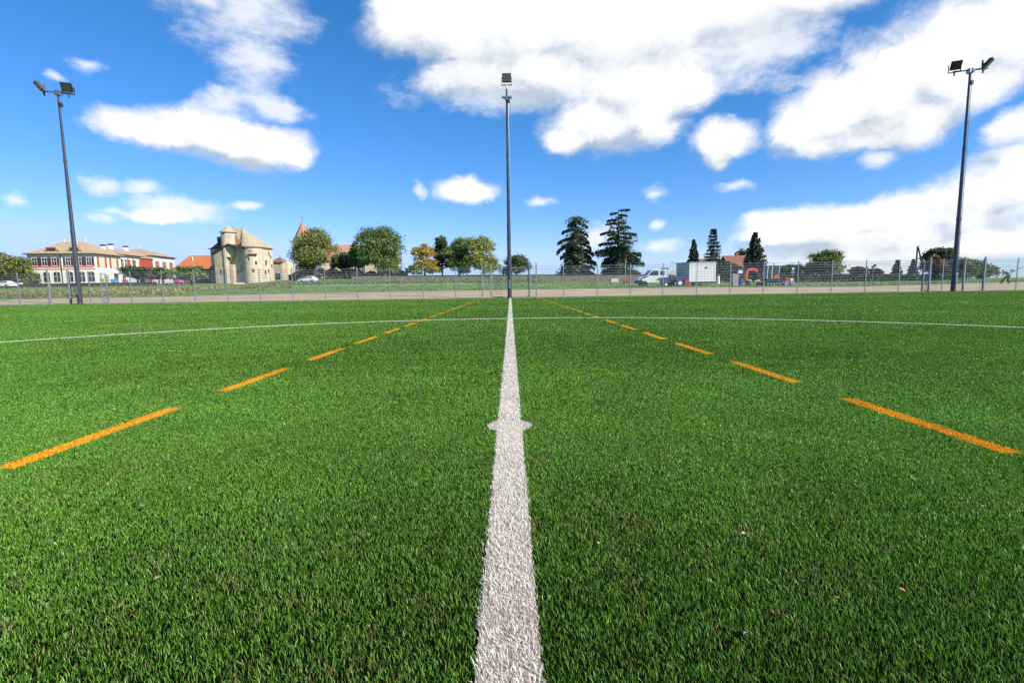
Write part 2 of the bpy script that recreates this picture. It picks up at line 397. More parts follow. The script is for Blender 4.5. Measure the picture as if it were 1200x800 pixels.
# halfway line with the centre spot
hl = empty('halfway_line', (0, 0, 0), 0, 'straight white halfway line running up to the middle floodlight mast, with a round spot', 'pitch line')
strip([(-LW, -20), (LW, -20), (LW, FY-.2), (-LW, FY-.2)], 'line_backing', M['line_backing'], hl)
bl = np.concatenate([np.arange(.45, 6, .5), 6*1.18**np.arange(0, 12)]); bl = bl[bl < FY-.2]; bl = np.append(bl, FY-.2)
V, T, r = mark_fibres(lambda x, y: np.abs(x) < LW, [(-LW, LW, bl[i], bl[i+1]) for i in range(len(bl)-1)])
link('line_fibres', np_mesh('line_fibres', V, T, r), M['turf_white'], hl)
t = np.linspace(0, 2*np.pi, 40, endpoint=False)
strip([(SPOT*math.cos(a), YS+SPOT*math.sin(a)) for a in t], 'centre_spot', M['line_backing'], hl, .006)
V, T, r = mark_fibres(lambda x, y: (x*x+(y-YS)**2 < SPOT**2), [(-SPOT, SPOT, YS-SPOT, YS+SPOT)], 60000)
link('spot_fibres', np_mesh('spot_fibres', V, T, r), M['turf_white'], hl)
# centre circle
cc = empty('centre_circle', (0, 0, 0), 0, 'thin white curved line of the centre circle crossing the whole pitch beyond the spot', 'pitch line')
t = np.linspace(0, 2*np.pi, 181); Vv = []; Tt = []
for i, a in enumerate(t):
    for rr in (CR-LW, CR+LW): Vv.append((rr*math.cos(a), YS+rr*math.sin(a), .0045))
    if i: Tt.append((2*i-2, 2*i-1, 2*i+1, 2*i))
link('line_backing', np_mesh('circle_backing', Vv, Tt, k=4), M['turf_white'], cc)
nn = 52000; a = rng.uniform(-.1*np.pi, 1.1*np.pi, nn); rr = rng.uniform(CR-LW, CR+LW, nn); x, y = rr*np.cos(a), YS+rr*np.sin(a)
k = ~((np.abs(x) < LW) | in_dash(x, y, 1) | in_dash(x, y, -1))
V, T, r = fibres(x[k], y[k], rng.random(k.sum()), 1.05)
link('line_fibres', np_mesh('circle_fibres', V, T, r), M['turf_white'], cc)
# dashed orange lines
for sg, lab in ((-1, 'dashed orange line on the left of the white halfway line'), (1, 'dashed orange line on the right of the white halfway line')):
    dl = empty('dashed_line', (0, 0, 0), 0, lab, 'pitch line', 'dashed orange lines either side of the halfway line')
    k = -1
    while True:
        y0 = D0+DP*k; y1 = min(y0+DL, FY-.25)
        if y0 > FY-.6: break
        if y1 > .4:
            x0, x1 = sg*DX-DW, sg*DX+DW
            n = int((x1-x0)*(y1-y0)*min(80000, 300000/max(1, y0)**2)); xx = rng.uniform(x0, x1, n)+rng.normal(0, .004, n); yy = rng.uniform(y0-.006, y1+.006, n)+rng.normal(0, .005, n)
            V, T, r = fibres(xx, yy, rng.random(n), 1.1, segs=2 if y0 < 5 else 1, wmin=.0019)
            q = len(V); V = np.concatenate([V, [(x0, y0, .005), (x1, y0, .005), (x1, y1, .005), (x0, y1, .005)]])
            T = np.concatenate([T, [(q, q+1, q+2), (q, q+2, q+3)]]); r = np.concatenate([r, [.4]*4])
            link('dash', np_mesh('dash', V, T, r), M['turf_orange'], dl)
        k += 1
# scattered dry bits lying on the turf
Vb = []; Tb = []; Rb = []
for i in range(90):
    y = .75*math.exp(random.random()*2.2); x = random.uniform(-1, 1)*1.1*y; s = random.uniform(.003, .0075)*(1+.12*y)
    if abs(x) < .08: continue
    q = len(Vb); a = random.random()*6.28
    for j, (u, v, w) in enumerate(((-1, -.4, 0), (.2, -.6, .3), (1, .1, .1), (.1, .6, .4))):
        Vb.append((x+s*(u*math.cos(a)-v*math.sin(a)), y+s*(u*math.sin(a)+v*math.cos(a)), .021+w*s+random.random()*.004)); Rb.append(random.random())
    Tb.append((q, q+1, q+2, q+3))
M['litter'] = leaf_mat('dry_leaf_bits', [(.1, (.35, .18, .07)), (.5, (.55, .36, .2)), (.9, (.75, .66, .55))], .15)
tag(link('leaf_litter', np_mesh('leaf_litter', Vb, Tb, Rb, k=4), M['litter']), kind='stuff')

# ------------------------------------------------------------------ floodlight masts
def make_mast(px, Y, Ht, heads, lab, cabinet=False):
    X = (px-598)/F*Y
    root = empty('floodlight_mast', (X, Y, 0), 0, lab, 'floodlight', 'floodlight masts along the far fence')
    b = MB(); n = 14
    b.cyl((0, 0, 0), (0, 0, .03), .27, n=16); b.cyl((0, 0, .03), (0, 0, 5.2), .165, .135, n); b.cyl((0, 0, 5.2), (0, 0, 5.45), .15, .145, n)
    b.cyl((0, 0, 5.45), (0, 0, 10.3), .128, .10, n); b.cyl((0, 0, 10.3), (0, 0, 10.5), .112, .108, n); b.cyl((0, 0, 10.5), (0, 0, Ht-.35), .094, .07, n)
    b.build('pole', M['pole'], root, smooth=True)
    c = MB().box(-.07, .07, -.25, -.19, .7, 1.35); c.build('access_door', M['galv'], root, bevel=.01)
    for z, c_ in ((4.3, .155), (7.9, .128), (12.2, .098)):
        MB().cyl((0, 0, z), (0, 0, z+.05), c_, n=14).build('collar', M['lamp_body'], root)
    g = MB(); g.tube([(.13, -.12, 2), (.13, -.1, 8), (.09, -.09, Ht-.8)], .018, 5); g.build('cable_conduit', M['galv'], root)
    cr = MB(); span = max(abs(h[0]) for h in heads)+.1
    ang = heads[0][4]
    if len(heads) > 1 and span > .3:
        cr.cyl((-span*math.cos(ang), -span*math.sin(ang), Ht-.28), (span*math.cos(ang), span*math.sin(ang), Ht-.28), .06, n=8)
        cr.box(-.16, .16, -.16, .16, Ht-.5, Ht-.18)
    else:
        cr.cyl((0, 0, Ht-.5), (0, 0, Ht-.05), .06, n=8); cr.box(-.36, .36, -.14, .14, Ht-.95, Ht-.85); cr.cyl((0, 0, Ht-1.1), (0, 0, Ht-.9), .15, .1, 10)
    cr.build('crossarm', M['galv'], root)
    k = MB(); k.box(.05, .22, -.12, .08, Ht-1.3, Ht-1.0); k.build('junction_box', M['lamp_body'], root, bevel=.02)
    for (dx, dz, yaw, tilt, ang) in heads:
        w, h = (.64, .60)
        fl = empty('floodlight', (dx*math.cos(ang), dx*math.sin(ang), Ht+dz), yaw); fl.parent = root
        body = MB(Matrix.Rotation(-tilt, 4, 'X'))
        body.box(-w/2, w/2, -.07, .04, 0.12, .12+h)
        for i in range(7): body.box(-w/2+.03+i*.1, -w/2+.05+i*.1, .04, .12, .2, .05+h)
        bo = body.build('housing', M['lamp_body'], fl, bevel=.02)
        gl = MB(Matrix.Rotation(-tilt, 4, 'X')); gl.box(-w/2+.07, w/2-.07, -.085, -.073, .19, .05+h)
        gl.build('lens', M['lamp_glass'], fl)
        br = MB(); br.box(-w/2-.05, w/2+.05, -.05, .05, -.06, -.02); br.box(-w/2-.05, -w/2-.02, -.05, .05, -.02, .48); br.box(w/2+.02, w/2+.05, -.05, .05, -.02, .48)
        br.cyl((0, 0, -.3), (0, 0, -.04), .05, n=8); br.build('bracket', M['lamp_body'], fl)
    return root
MY = FY-.55
def mast_h(px, py): return at(px, py, MY).z
make_mast(96.5, MY, mast_h(69, 107)+.2, [(-.8, -.30, R(-40), R(-40), R(18)), (.62, -.30, R(20), R(-30), R(18))], 'floodlight mast with two lamp heads standing in front of the white school')
make_mast(597.3, MY, mast_h(593.5, 97.5)-.08, [(0, -.02, 0, R(-10), R(90))], 'floodlight mast in the middle, standing where the white halfway line meets the fence')
make_mast(1115.5, MY, mast_h(1132, 81)+.2, [(-.95, -.28, R(-22), R(-30), R(-16)), (.75, -.28, R(40), R(-42), R(-16))], 'dark floodlight mast with two lamp heads at the right end of the fence')

# ------------------------------------------------------------------ fence
FH = 2.45
posts = [-60, -22, 26.7, 63, 86.6, 109, 157, 193.5, 230.7, 268.5, 306.7, 344.5, 382.5, 420, 458, 496.5, 534.5, 565.7, 575.5, 620.8, 628.3, 660, 699.5, 738, 776, 815.5, 854.5, 893.4, 933.1, 972.8, 1012.5, 1051.3, 1078.5, 1086, 1102, 1126, 1149.5, 1189, 1228, 1267]
pX = [(p-598)/F*FY for p in posts]
fence = empty('mesh_fence', (0, FY, 0), 0, 'long grey steel mesh fence with evenly spaced posts along the far edge of the pitch', 'fence')
def panel_mesh(w, h=FH-.1, pitch=.0625):
    b = MB(); n = max(2, int(round(w/pitch)))
    r = .0018
    def bar(x0, x1, z0, z1, y): b.box(x0, x1, y-r, y+r, z0, z1)
    for i in range(n+1):
        x = -w/2 + w*i/n; bar(x-r, x+r, .04, h+.03, 0)
    for k in range(13):
        z = .06 + k*(h-.06)/12
        bar(-w/2, w/2, z-.0085, z+.0085, -.0075); bar(-w/2, w/2, z-.0085, z+.0085, .0075)
    return b.mesh('mesh_panel')
post_me = MB().box(-.03, .03, -.02, .02, 0, FH).box(-.034, .034, -.024, .024, FH, FH+.02).box(-.05, .05, -.04, .04, 0, .015).mesh('post'); post_me.materials.append(M['fence_steel'])
for x in pX:
    link('post', post_me, None, fence, (x, 0, 0))
gp = MB().box(-.045, .045, -.045, .045, 0, FH+.1).box(-.05, .05, -.05, .05, FH+.1, FH+.125).box(-.1, .1, -.1, .1, 0, .02).mesh('gate_post'); gp.materials.append(M['fence_steel'])
for p in (63, 86.6, 565.7, 575.5, 620.8, 628.3, 1086, 1126, 1149.5):
    link('gate_post', gp, None, fence, ((p-598)/F*FY, -.09, 0))
cache = {}
open_gaps = {18}
for i in range(len(pX)-1):
    if i in open_gaps: continue
    w = pX[i+1]-pX[i]-.06; key = round(w, 1)
    if key not in cache:
        cache[key] = panel_mesh(key); cache[key].materials.append(M['fence_steel'])
    o = link('mesh_panel', cache[key], None, fence, ((pX[i]+pX[i+1])/2, .026, 0)); o.scale.x = w/key
def gate_leaf(parent, x0, x1, h=FH-.15):
    lf = MB(); lf.box(x0, x0+.05, -.025, .025, .06, h); lf.box(x1-.05, x1, -.025, .025, .06, h)
    lf.box(x0+.05, x1-.05, -.025, .025, .06, .11); lf.box(x0+.05, x1-.05, -.025, .025, h-.05, h)
    lo = lf.build('gate_leaf', M['fence_steel'], parent)
    me = panel_mesh(x1-x0-.11, h-.22); me.materials.append(M['fence_steel'])
    link('leaf_mesh', me, None, lo, ((x0+x1)/2, 0, .08))
    return lo
g = empty('double_gate', ((pX[18]+pX[19])/2, FY, 0), 0, 'double leaf steel mesh gate in the fence behind the middle floodlight mast', 'gate')
hw = (pX[19]-pX[18])/2-.05
l1 = gate_leaf(g, -hw, -.015); l2 = gate_leaf(g, .015, hw)
MB().box(-.12, -.05, -.06, .06, 1.0, 1.25).box(.05, .12, -.06, .06, 1.05, 1.2).build('latch', M['fence_steel'], l1)
for (px, rz, w, lab) in ((123.3, R(108), 1.0, 'open gate leaf standing in the fence near the left floodlight mast'), (1078.5, R(30), 1.0, 'open gate leaf standing in the fence left of the right floodlight mast')):
    g = empty('open_gate', ((px-598)/F*FY, FY-.05, 0), rz, lab, 'gate', 'open gate leaves in the fence')
    gate_leaf(g, .02, w)

# ------------------------------------------------------------------ trees
def leaf_quads(P, Nrm, size, jitter=.9, aspect=.55):
    n = len(P); s = size*rng.uniform(.6, 1.3, n)[:, None]
    nr = Nrm + rng.normal(0, jitter, (n, 3)); nr /= np.linalg.norm(nr, axis=1)[:, None]+1e-9
    a = np.cross(nr, rng.normal(0, 1, (n, 3))); a /= np.linalg.norm(a, axis=1)[:, None]+1e-9
    b = np.cross(nr, a)
    V = np.stack([P-a*s*.5, P-b*s*aspect*.5+nr*s*.08, P+a*s*.5, P+b*s*aspect*.5+nr*s*.08], 1).reshape(-1, 3)
    return V, np.arange(4*n).reshape(-1, 4)
def crown(lobes, n, leaf, mat, parent, clump=26, csig=.42, name='crown'):
    L = np.array(lobes, float); A = (L[:, 3]*L[:, 4]*L[:, 5])**(2/3); A /= A.sum()
    nc = max(8, n//clump); li = rng.choice(len(L), nc, p=A)
    d = rng.normal(0, 1, (nc, 3)); d /= np.linalg.norm(d, axis=1)[:, None]; d[:, 2] = np.where(d[:, 2] < -.55, -d[:, 2], d[:, 2])
    rad = rng.uniform(.35, 1.06, nc)**.55
    C = L[li, :3] + d*L[li, 3:]*rad[:, None]
    ci = np.repeat(np.arange(nc), clump)
    P = C[ci] + rng.normal(0, 1, (len(ci), 3))*np.array([csig, csig, csig*.6])
    nr = d[ci]*.8 + np.array([0, 0, .5])
    V, T = leaf_quads(P, nr, leaf)
    rc = rng.random(nc); rnd = np.clip(.55*rc[ci]+.45*rng.random(len(ci)), 0, 1)
    return link(name, np_mesh(name, V, T, np.repeat(rnd, 4), k=4), mat, parent)
def trunk(parent, h, r, limbs, mat=None):
    b = MB(); b.tube([(0, 0, -.2), (.04*h, 0, h*.3), (.02*h, .02*h, h*.62)], [r*1.25, r*.95, r*.7], 9)
    for (x, y, z) in limbs:
        b.tube([(.02*h, .015*h, h*random.uniform(.38, .6)), (x*.5, y*.5, z*.75), (x*.85, y*.85, z)], [r*.5, r*.33, r*.12], 6)
    return b.build('trunk', mat or M['bark'], parent)
def broadleaf(px, hw, ytop, ybot, Y, mat, lab, name='broadleaf_tree', n=6000, shape='round', leaf=None, nl=9, cat='tree', group=None, depth=1.):
    base = at(px, 330, Y); X = base.x; gz = tz(X, Y)
    top = at(px, ytop, Y).z-gz; bot = max(.05, at(px, ybot, Y).z-gz); w = hw*Y/F
    root = empty(name, (X, Y, gz), 0, lab, cat, group)
    ch = top-bot; lobes = []
    lobes.append((0, 0, bot+ch*.48, w*.68, w*.68*depth, ch*.43))
    for i in range(nl):
        a = 2*math.pi*(i+random.random()*.7)/nl; tt = random.uniform(.15, .78)
        prof = {'round': math.sin(math.pi*min(1, .18+.82*tt))**.6 if tt > .3 else .93, 'cone': 1.05-tt*.95, 'egg': 1.0-.55*max(0, tt-.35), 'flat': 1.0}[shape]
        rr = w*prof*.68
        s = w*random.uniform(.28, .42)
        lobes.append((rr*math.cos(a), rr*math.sin(a)*depth, bot+ch*tt, s, s, min(s, ch*.32)))
    lobes.append((random.uniform(-.15, .15)*w, 0, top-ch*.2, w*.36, w*.36, ch*.2))
    for _ in range(6):
        a = random.uniform(0, 6.283); tt = random.uniform(.25, .95); s = w*random.uniform(.13, .22); q_ = math.sqrt(max(.05, 1-(2*tt-1)**2))*w*.82*(.8 if shape == 'egg' and tt > .6 else 1)
        lobes.append((q_*math.cos(a), q_*math.sin(a)*depth, bot+ch*tt, s, s, s*.8))
    lf = leaf or .0017*Y*2.1; n = int(n*2.1)
    trunk(root, max(bot+ch*.5, .5), max(.06, w*.075), [l[:3] for l in lobes[1:]])
    crown(lobes, n, lf, mat, root, csig=max(.15, w*.105))
    return root
def conifer(px, hw, ytop, ybase, Y, mat, lab, name='spruce_tree', n=5000, tiers=16, droop=.25, sparse=0., low=.08, power=.85, group=None, leaf=None, lean=0):
    base = at(px, 330, Y); X = base.x; gz = tz(X, Y); top = at(px, ytop, Y).z-gz; w = hw*Y/F
    root = empty(name, (X, Y, gz), 0, lab, 'tree', group)
    b = MB(); b.tube([(0, 0, -.2), (0, 0, top*.5), (lean, 0, top*.97)], [top*.022, top*.014, .03], 8)
    P = []; Nn = []
    n = int(n*1.5); per = max(6, n//(tiers*8))
    for t in range(tiers):
        f = low + (1-low)*(t+.3*random.random())/tiers; z = top*f
        L0 = w*(1-f)**power*1.08+.04*w
        nb = 9 if f < .7 else 6
        for k in range(nb):
            if random.random() < sparse: continue
            a = 2*math.pi*(k+random.random())/nb; L = L0*random.uniform(.68, 1.08)
            dr = droop*random.uniform(.5, 1.4)
            tip = (math.cos(a)*L, math.sin(a)*L, z-dr*L)
            b.cyl((0, 0, z), tip, .03+.004*top*(1-f), .015, 4, False)
            u = rng.random(per)**.7; lat = rng.normal(0, .19, per)*L*(1.2-u)
            q = np.stack([math.cos(a)*L*u-math.sin(a)*lat, math.sin(a)*L*u+math.cos(a)*lat, z-dr*L*u**1.4+rng.normal(0, .02, per)*top*.5-np.abs(rng.normal(0, .018*top, per))+.12*L*u**3], 1)
            P.append(q); Nn.append(np.tile([math.cos(a)*.3, math.sin(a)*.3, .9], (per, 1)))
    P = np.concatenate(P); Nn = np.concatenate(Nn)
    V, T = leaf_quads(P, Nn, leaf or .0017*Y*2.3, .5, .55)
    b.build('trunk', M['bark'], root)
    link('crown', np_mesh('crown', V, T, np.repeat(rng.random(len(P)), 4), k=4), mat, root); return root
def cedar(px, Y, ytop, ybase, prof, lab, limbs, mat=None, fill=0, droop=.2, crown_top=True):
    """prof: (height fraction, left reach px, right reach px); limbs: (f0, f1, how many, pad thickness) -> flat needle pads on level limbs"""
    base = at(px, ybase, Y); X = base.x; gz = tz(X, Y); top = at(px, ytop, Y).z-gz; k = Y/F
    root = empty('cedar_tree', (X, Y, gz), 0, lab, 'tree', 'two big cedars behind the stone wall')
    b = MB(); b.tube([(0, 0, -.2), (.1, 0, top*.45), (0, 0, top*.97)], [top*.03, top*.02, .08], 9)
    P = []; Nn = []; hs = [p[0] for p in prof]; Ls = [p[1] for p in prof]; Rs = [p[2] for p in prof]
    c = 0
    for (f0, f1, nl, th) in limbs:
        for i in range(nl):
            f = f0+(f1-f0)*(i+random.random()*.6)/nl; z = top*f; c += 1
            a = c*2.39996+random.uniform(-.5, .5); ca = math.cos(a)
            lim = (np.interp(f, hs, Rs) if ca > 0 else np.interp(f, hs, Ls))*k
            L = lim*random.choice((random.uniform(.9, 1.08), random.uniform(.75, 1.0), random.uniform(.5, .75)))
            rise = random.uniform(.0, .10)*L; sag = droop*random.uniform(.4, 1.3)*L
            g = lambda u: (ca*L*u, math.sin(a)*L*u, z+rise*math.sin(u*2.4)-sag*u*u)
            b.tube([g(0), g(.35), g(.7), g(.97)], [.06+.014*L, .05+.009*L, .03+.004*L, .02], 5)
            npd = int(110+95*L)
            u = rng.uniform(.12, 1.03, npd)**.8; lat = rng.normal(0, .5, npd)*(.17*L+.35)*np.sin(np.clip(u, .12, .99)*2.5+.35)
            z_ = z+rise*np.sin(u*2.4)-sag*u*u+rng.normal(0, th*.5, npd)-np.abs(lat)*.15-np.abs(rng.normal(0, th, npd))*.6
            P.append(np.stack([ca*L*u-math.sin(a)*lat, math.sin(a)*L*u+ca*lat, z_], 1)); Nn.append(np.tile([0, 0, 1.], (npd, 1)))
    if fill:
        f = hs[0]+(.85-hs[0])*rng.random(fill)**1.5; a = rng.uniform(0, 6.283, fill); rr = np.sqrt(rng.random(fill))*.72
        lim = np.where(np.cos(a) > 0, np.interp(f, hs, Rs), np.interp(f, hs, Ls))*k*rr
        P.append(np.stack([np.cos(a)*lim, np.sin(a)*lim, top*f-.12*lim], 1)); Nn.append(np.tile([0, 0, 1.], (fill, 1)))
    if crown_top:
        m_ = 420; q = np.clip(rng.normal(0, 1, (m_, 3)), -1.9, 1.9)*np.array([.5*Rs[-1]*k, .4*Rs[-1]*k, .35]); q[:, 2] += top*.965-.10*(q[:, 0]/k)**2*k*.25; P.append(q); Nn.append(np.tile([0, 0, 1.], (m_, 1)))
    P = np.concatenate(P); Nn = np.concatenate(Nn); V, T = leaf_quads(P, Nn, .56, .55, .6)
    b.build('trunk', M['bark'], root)
    link('crown', np_mesh('crown', V, T, np.repeat(rng.random(len(P)), 4), k=4), mat or M['lf_cedar'], root); return root
def hedge(px0, px1, ytop, Y, Y1, lab, mat, n=6000, name='hedge', thick=1.4, dips=.25, cat='hedge', leaf=.3, ybase=None):
    a = at(px0, 330, Y); c = at(px1, 330, Y1)
    root = empty(name, (a.x, Y, tz(a.x, Y)), 0, lab, cat)
    u = rng.random(n); X = a.x+(c.x-a.x)*u; Yv = Y+(Y1-Y)*u
    g = np.array([tz(x, y) for x, y in zip(X, Yv)])
    ht = np.array([at(px0+(px1-px0)*uu, np.interp(uu, np.linspace(0, 1, len(ytop)), ytop), yy).z for uu, yy in zip(u, Yv)]) - g
    ht *= 1-dips*vnoise(X, Yv*0, 1.6, 5)*.6
    zz = rng.random(n)**.7*ht; sd = rng.normal(0, .5, n)*thick*np.sqrt(np.clip(1.05-zz/ht, .1, 1))
    P = np.stack([X, Yv+sd, g+zz], 1)-np.array(root.location)
    V, T = leaf_quads(P, np.tile([0, -.5, .7], (n, 1)), leaf)
    link('foliage', np_mesh('foliage', V, T, np.repeat(rng.random(n), 4), k=4), mat, root)
    b = MB(); cx, cy, cz = np.array(c)-np.array(root.location)
    L = math.hypot(cx, cy); ns = max(3, int(L/1.2))
    for i in range(ns):
        s = (i+.5)/ns; x, y = cx*s, cy*s; z0 = tz(a.x+x, Y+y)-root.location.z
        b.cyl((x, y, z0-.1), (x+random.uniform(-.3, .3), y, z0+.75*float(np.mean(ht))), .07, .03, 5)
    b.build('stems', M['bark'], root); return root

# trees on the left
broadleaf(2, 27, 296.5, 331, 118, M['lf_olive'], 'broad rounded tree at the left edge of the photo beside the school', n=8000, nl=11)
broadleaf(161, 15, 313, 327, 112, M['lf_dark'], 'low dark spreading tree in front of the side wall of the school', shape='flat', n=3400, name='small_tree')
broadleaf(191, 12, 314.5, 327, 114, M['lf_green'], 'low round green tree in front of the rear part of the school', shape='flat', n=2600, name='small_tree')
broadleaf(224, 16, 312.5, 328, 112, M['lf_green'], 'bushy green tree in front of the orange roofed barn', n=3000, name='small_tree')
# around church and wall
broadleaf(369, 29, 268, 324, 116, M['lf_olive'], 'big round olive green tree covering the foot of the church spire', n=11000, nl=13, shape='cone')
broadleaf(404, 14, 296, 319, 124, M['lf_dark'], 'dark bushy tree below the long church roof', n=3000, name='small_tree')
broadleaf(417.5, 8.5, 283, 319, 120, M['lf_green'], 'small pointed green tree in front of the church roof', n=2400, shape='cone', name='small_tree')
broadleaf(448, 28, 265, 323, 116, M['lf_green'], 'big round dark green tree right of the church roof', n=11000, nl=13)
broadleaf(497.5, 17, 287, 323, 118, M['lf_yellow'], 'yellow autumn tree between the green trees beyond the fence', n=3600)
broadleaf(484, 7, 311, 322, 114, M['lf_green'], 'small green bush left of the yellow autumn tree', n=900, name='bush', cat='bush')
broadleaf(518, 13, 277, 323, 126, M['lf_dark'], 'dark green tree just right of the yellow autumn tree', n=4200, shape='egg')
broadleaf(538, 19, 279, 323, 122, M['lf_green'], 'mid green tree between the dark tree and the lime coloured tree', n=5200, shape='egg')
broadleaf(565, 21, 276, 324, 118, M['lf_lime'], 'lime and yellow leaved tree left of the middle floodlight mast', n=5000, shape='egg')
broadleaf(605, 17, 299, 326, 170, M['lf_dark'], 'round dark bush behind the middle floodlight mast', n=3200, name='bush', cat='bush')
# cedars
cedar(675.5, 138, 254, 326, [(.04, 36, 26), (.16, 35, 26), (.28, 24, 26), (.45, 18, 23), (.6, 29, 19), (.72, 23, 20), (.85, 15, 17), (.97, 8, 13)], 'broad cedar with a rounded drooping top behind the stone wall', [(.05, .24, 15, .3), (.26, .5, 15, .45), (.5, .72, 10, .35), (.74, .96, 9, .3)], fill=2200, droop=.34)
cedar(724, 134, 243, 326, [(.03, 26, 34), (.2, 28, 30), (.36, 26, 26), (.5, 25, 27), (.58, 23, 35), (.68, 19, 16), (.8, 14, 15), (.97, 9, 14)], 'taller cedar with flat bare layered branches at its top, left of the white van', [(.04, .2, 12, .4), (.2, .46, 22, .45), (.5, .68, 9, .22), (.7, .97, 9, .16)], fill=3000, droop=.12, crown_top=False)
# conifers on the right
conifer(812, 12, 279, 328, 112, M['lf_spruce'], 'dense dark conifer rising behind the white site cabin', n=7000, tiers=17)
conifer(835, 13, 265.5, 328, 118, M['lf_spruce'], 'thin see-through conifer rising above the right end of the site cabin', n=3200, tiers=15, sparse=.22, droop=.12, power=.55)
conifer(883, 17, 271, 328, 92, M['lf_spruce'], 'dark spiky conifer in front of the brown tiled house', n=8500, tiers=17, droop=-.15, power=.75)
broadleaf(868, 13, 291, 326, 122, M['lf_dark'], 'dark tree crown behind the left slope of the brown tiled house', n=2800)
hedge(-40, 47, [318, 317, 318, 320], 124, 124, 'dark hedge between the broad left tree and the white school', M['lf_dark'], 5000, thick=1.2, leaf=.5)
hedge(339, 478, [314, 312, 313, 312, 314, 312, 314], 124, 120, 'added dark shrubs standing in for the shade below the church and the round trees', M['lf_dark'], 5200, thick=1.2, leaf=.5, dips=1.0)  # shrubs added to give the dark shade under the tree crowns
hedge(838, 873, [303, 304, 308, 318], 90, 90, 'tall dark clipped hedge right of the white site cabin', M['lf_dark'], 5000, thick=1.6)
hedge(903, 1126, [320, 321, 320.5, 321, 321, 320.5, 321.5], 92, 84, 'long low dark hedge behind the excavator running to the right mast', M['lf_dark'], 13000, thick=.9, leaf=.28)
broadleaf(925, 17, 311, 328, 112, M['lf_dark'], 'low dark bush behind the blue road sign', n=2400, name='bush', cat='bush')
broadleaf(965, 20, 294.5, 328, 108, M['lf_green'], 'round green tree standing alone above the low hedge', n=6500, nl=11)
broadleaf(1007, 11, 312.5, 328, 112, M['lf_dark'], 'low dark bush left of the small lamp post', n=1700, name='bush', cat='bush')
broadleaf(1026, 8, 314, 328, 112, M['lf_dark'], 'small dark bush under the small lamp post', n=1200, name='bush', cat='bush')
conifer(1050, 9, 303.5, 328, 100, M['lf_spruce'], 'small cone shaped conifer left of the leaning utility pole', n=3000, tiers=12)
conifer(1069, 8, 302.5, 328, 104, M['lf_spruce'], 'small dark conifer at the foot of the leaning utility pole', n=2600, tiers=12)
broadleaf(1098, 17, 290.5, 320, 108, M['lf_dark'], 'rounded dark tree left of the right floodlight mast', n=5000, shape='flat')
broadleaf(1093, 11, 299.5, 322, 100, M['lf_orange'], 'orange brown bush below the rounded dark tree', n=2400, name='bush', cat='bush')
broadleaf(1130, 17, 303, 327, 98, M['lf_green'], 'spreading green bush just right of the right floodlight mast', n=4200, name='bush', cat='bush')
broadleaf(1151, 13, 310.5, 327, 100, M['lf_green'], 'low green bush sloping down towards the person at the right', n=2600, name='bush', cat='bush')
broadleaf(1108, 13, 312, 328, 96, M['lf_dark'], 'low dark bush behind the right floodlight mast', n=2200, name='bush', cat='bush')
# loose vegetation
def scatter(name, px0, px1, Y0, Y1, n, h, mat, leaf, clump=12, sig=.25):
    nc = n//clump; Yc = rng.uniform(Y0, Y1, nc); p = rng.uniform(px0, px1, nc); Xc = (p-598)/F*Yc
    g = np.array([tz(x, y) for x, y in zip(Xc, Yc)]); rc = rng.random(nc)
    i = np.repeat(np.arange(nc), clump); m_ = len(i)
    P = np.stack([Xc[i]+rng.normal(0, sig, m_), Yc[i]+rng.normal(0, sig, m_), g[i]+np.abs(rng.normal(0, .5, m_))*h*(.5+rc[i])], 1)
    V, T = leaf_quads(P, np.tile([0, -.3, .6], (m_, 1)), leaf)
    o = link(name, np_mesh(name, V, T, np.repeat(np.clip(.6*rc[i]+.4*rng.random(m_), 0, 1), 4), k=4), mat); return tag(o, kind='stuff')
scatter('flower_strip', -120, 215, 56, 76, 26000, .55, M['lf_flower'], .22)
scatter('flower_strip_edge', 205, 345, 68, 80, 5000, .4, M['lf_flower'], .18)
scatter('slope_weeds', 318, 640, 79, 94, 14000, .45, M['lf_meadow'], .25)
scatter('meadow_grass', -60, 1260, 50.5, 86, 26000, .14, M['lf_meadow'], .16)

# ------------------------------------------------------------------ stone walls
def wall_run(name, pts, th, mat, lab, cap=None, cat='wall'):
    """pts: (px, ytop, Y)"""
    P0 = at(pts[0][0], 330, pts[0][2]); root = empty(name, (P0.x, pts[0][2], tz(P0.x, pts[0][2])), 0, lab, cat)
    b = MB(); c = MB(); o = Vector(root.location)
    for (p, yt, Y), (p2, yt2, Y2) in zip(pts[:-1], pts[1:]):
        A = at(p, yt, Y); B = at(p2, yt2, Y2); ga = tz(A.x, Y)-.3; gb = tz(B.x, Y2)-.3
        q = [Vector((A.x, Y, ga))-o, Vector((B.x, Y2, gb))-o, B-o, A-o]; d = Vector((0, th, 0))
        b.add(q+[v+d for v in q], [(0, 1, 2, 3), (7, 6, 5, 4), (3, 2, 6, 7), (0, 3, 7, 4), (1, 5, 6, 2)])
        e = Vector((0, -.06, .003)); f = Vector((0, th+.06, .003)); z = Vector((0, 0, .14))
        v = [q[3]+e, q[2]+e, q[2]+f, q[3]+f]
        c.add(v+[k+z for k in v], [(0, 3, 2, 1), (4, 5, 6, 7), (0, 1, 5, 4), (1, 2, 6, 5), (2, 3, 7, 6), (3, 0, 4, 7)])
    b.build('wall_body', mat, root); c.build('coping', cap or M['darkstone'], root); return root  # default dark coping colour stands in for the shadow line along the wall top
wall_run('stone_wall', [(412, 323.2, 97), (480, 323.4, 97), (560, 323, 96.5), (640, 322.6, 96), (700, 322.2, 95.5), (760, 321.9, 95)], .5, M['stone'], 'long grey stone wall below the cedars and the middle trees')
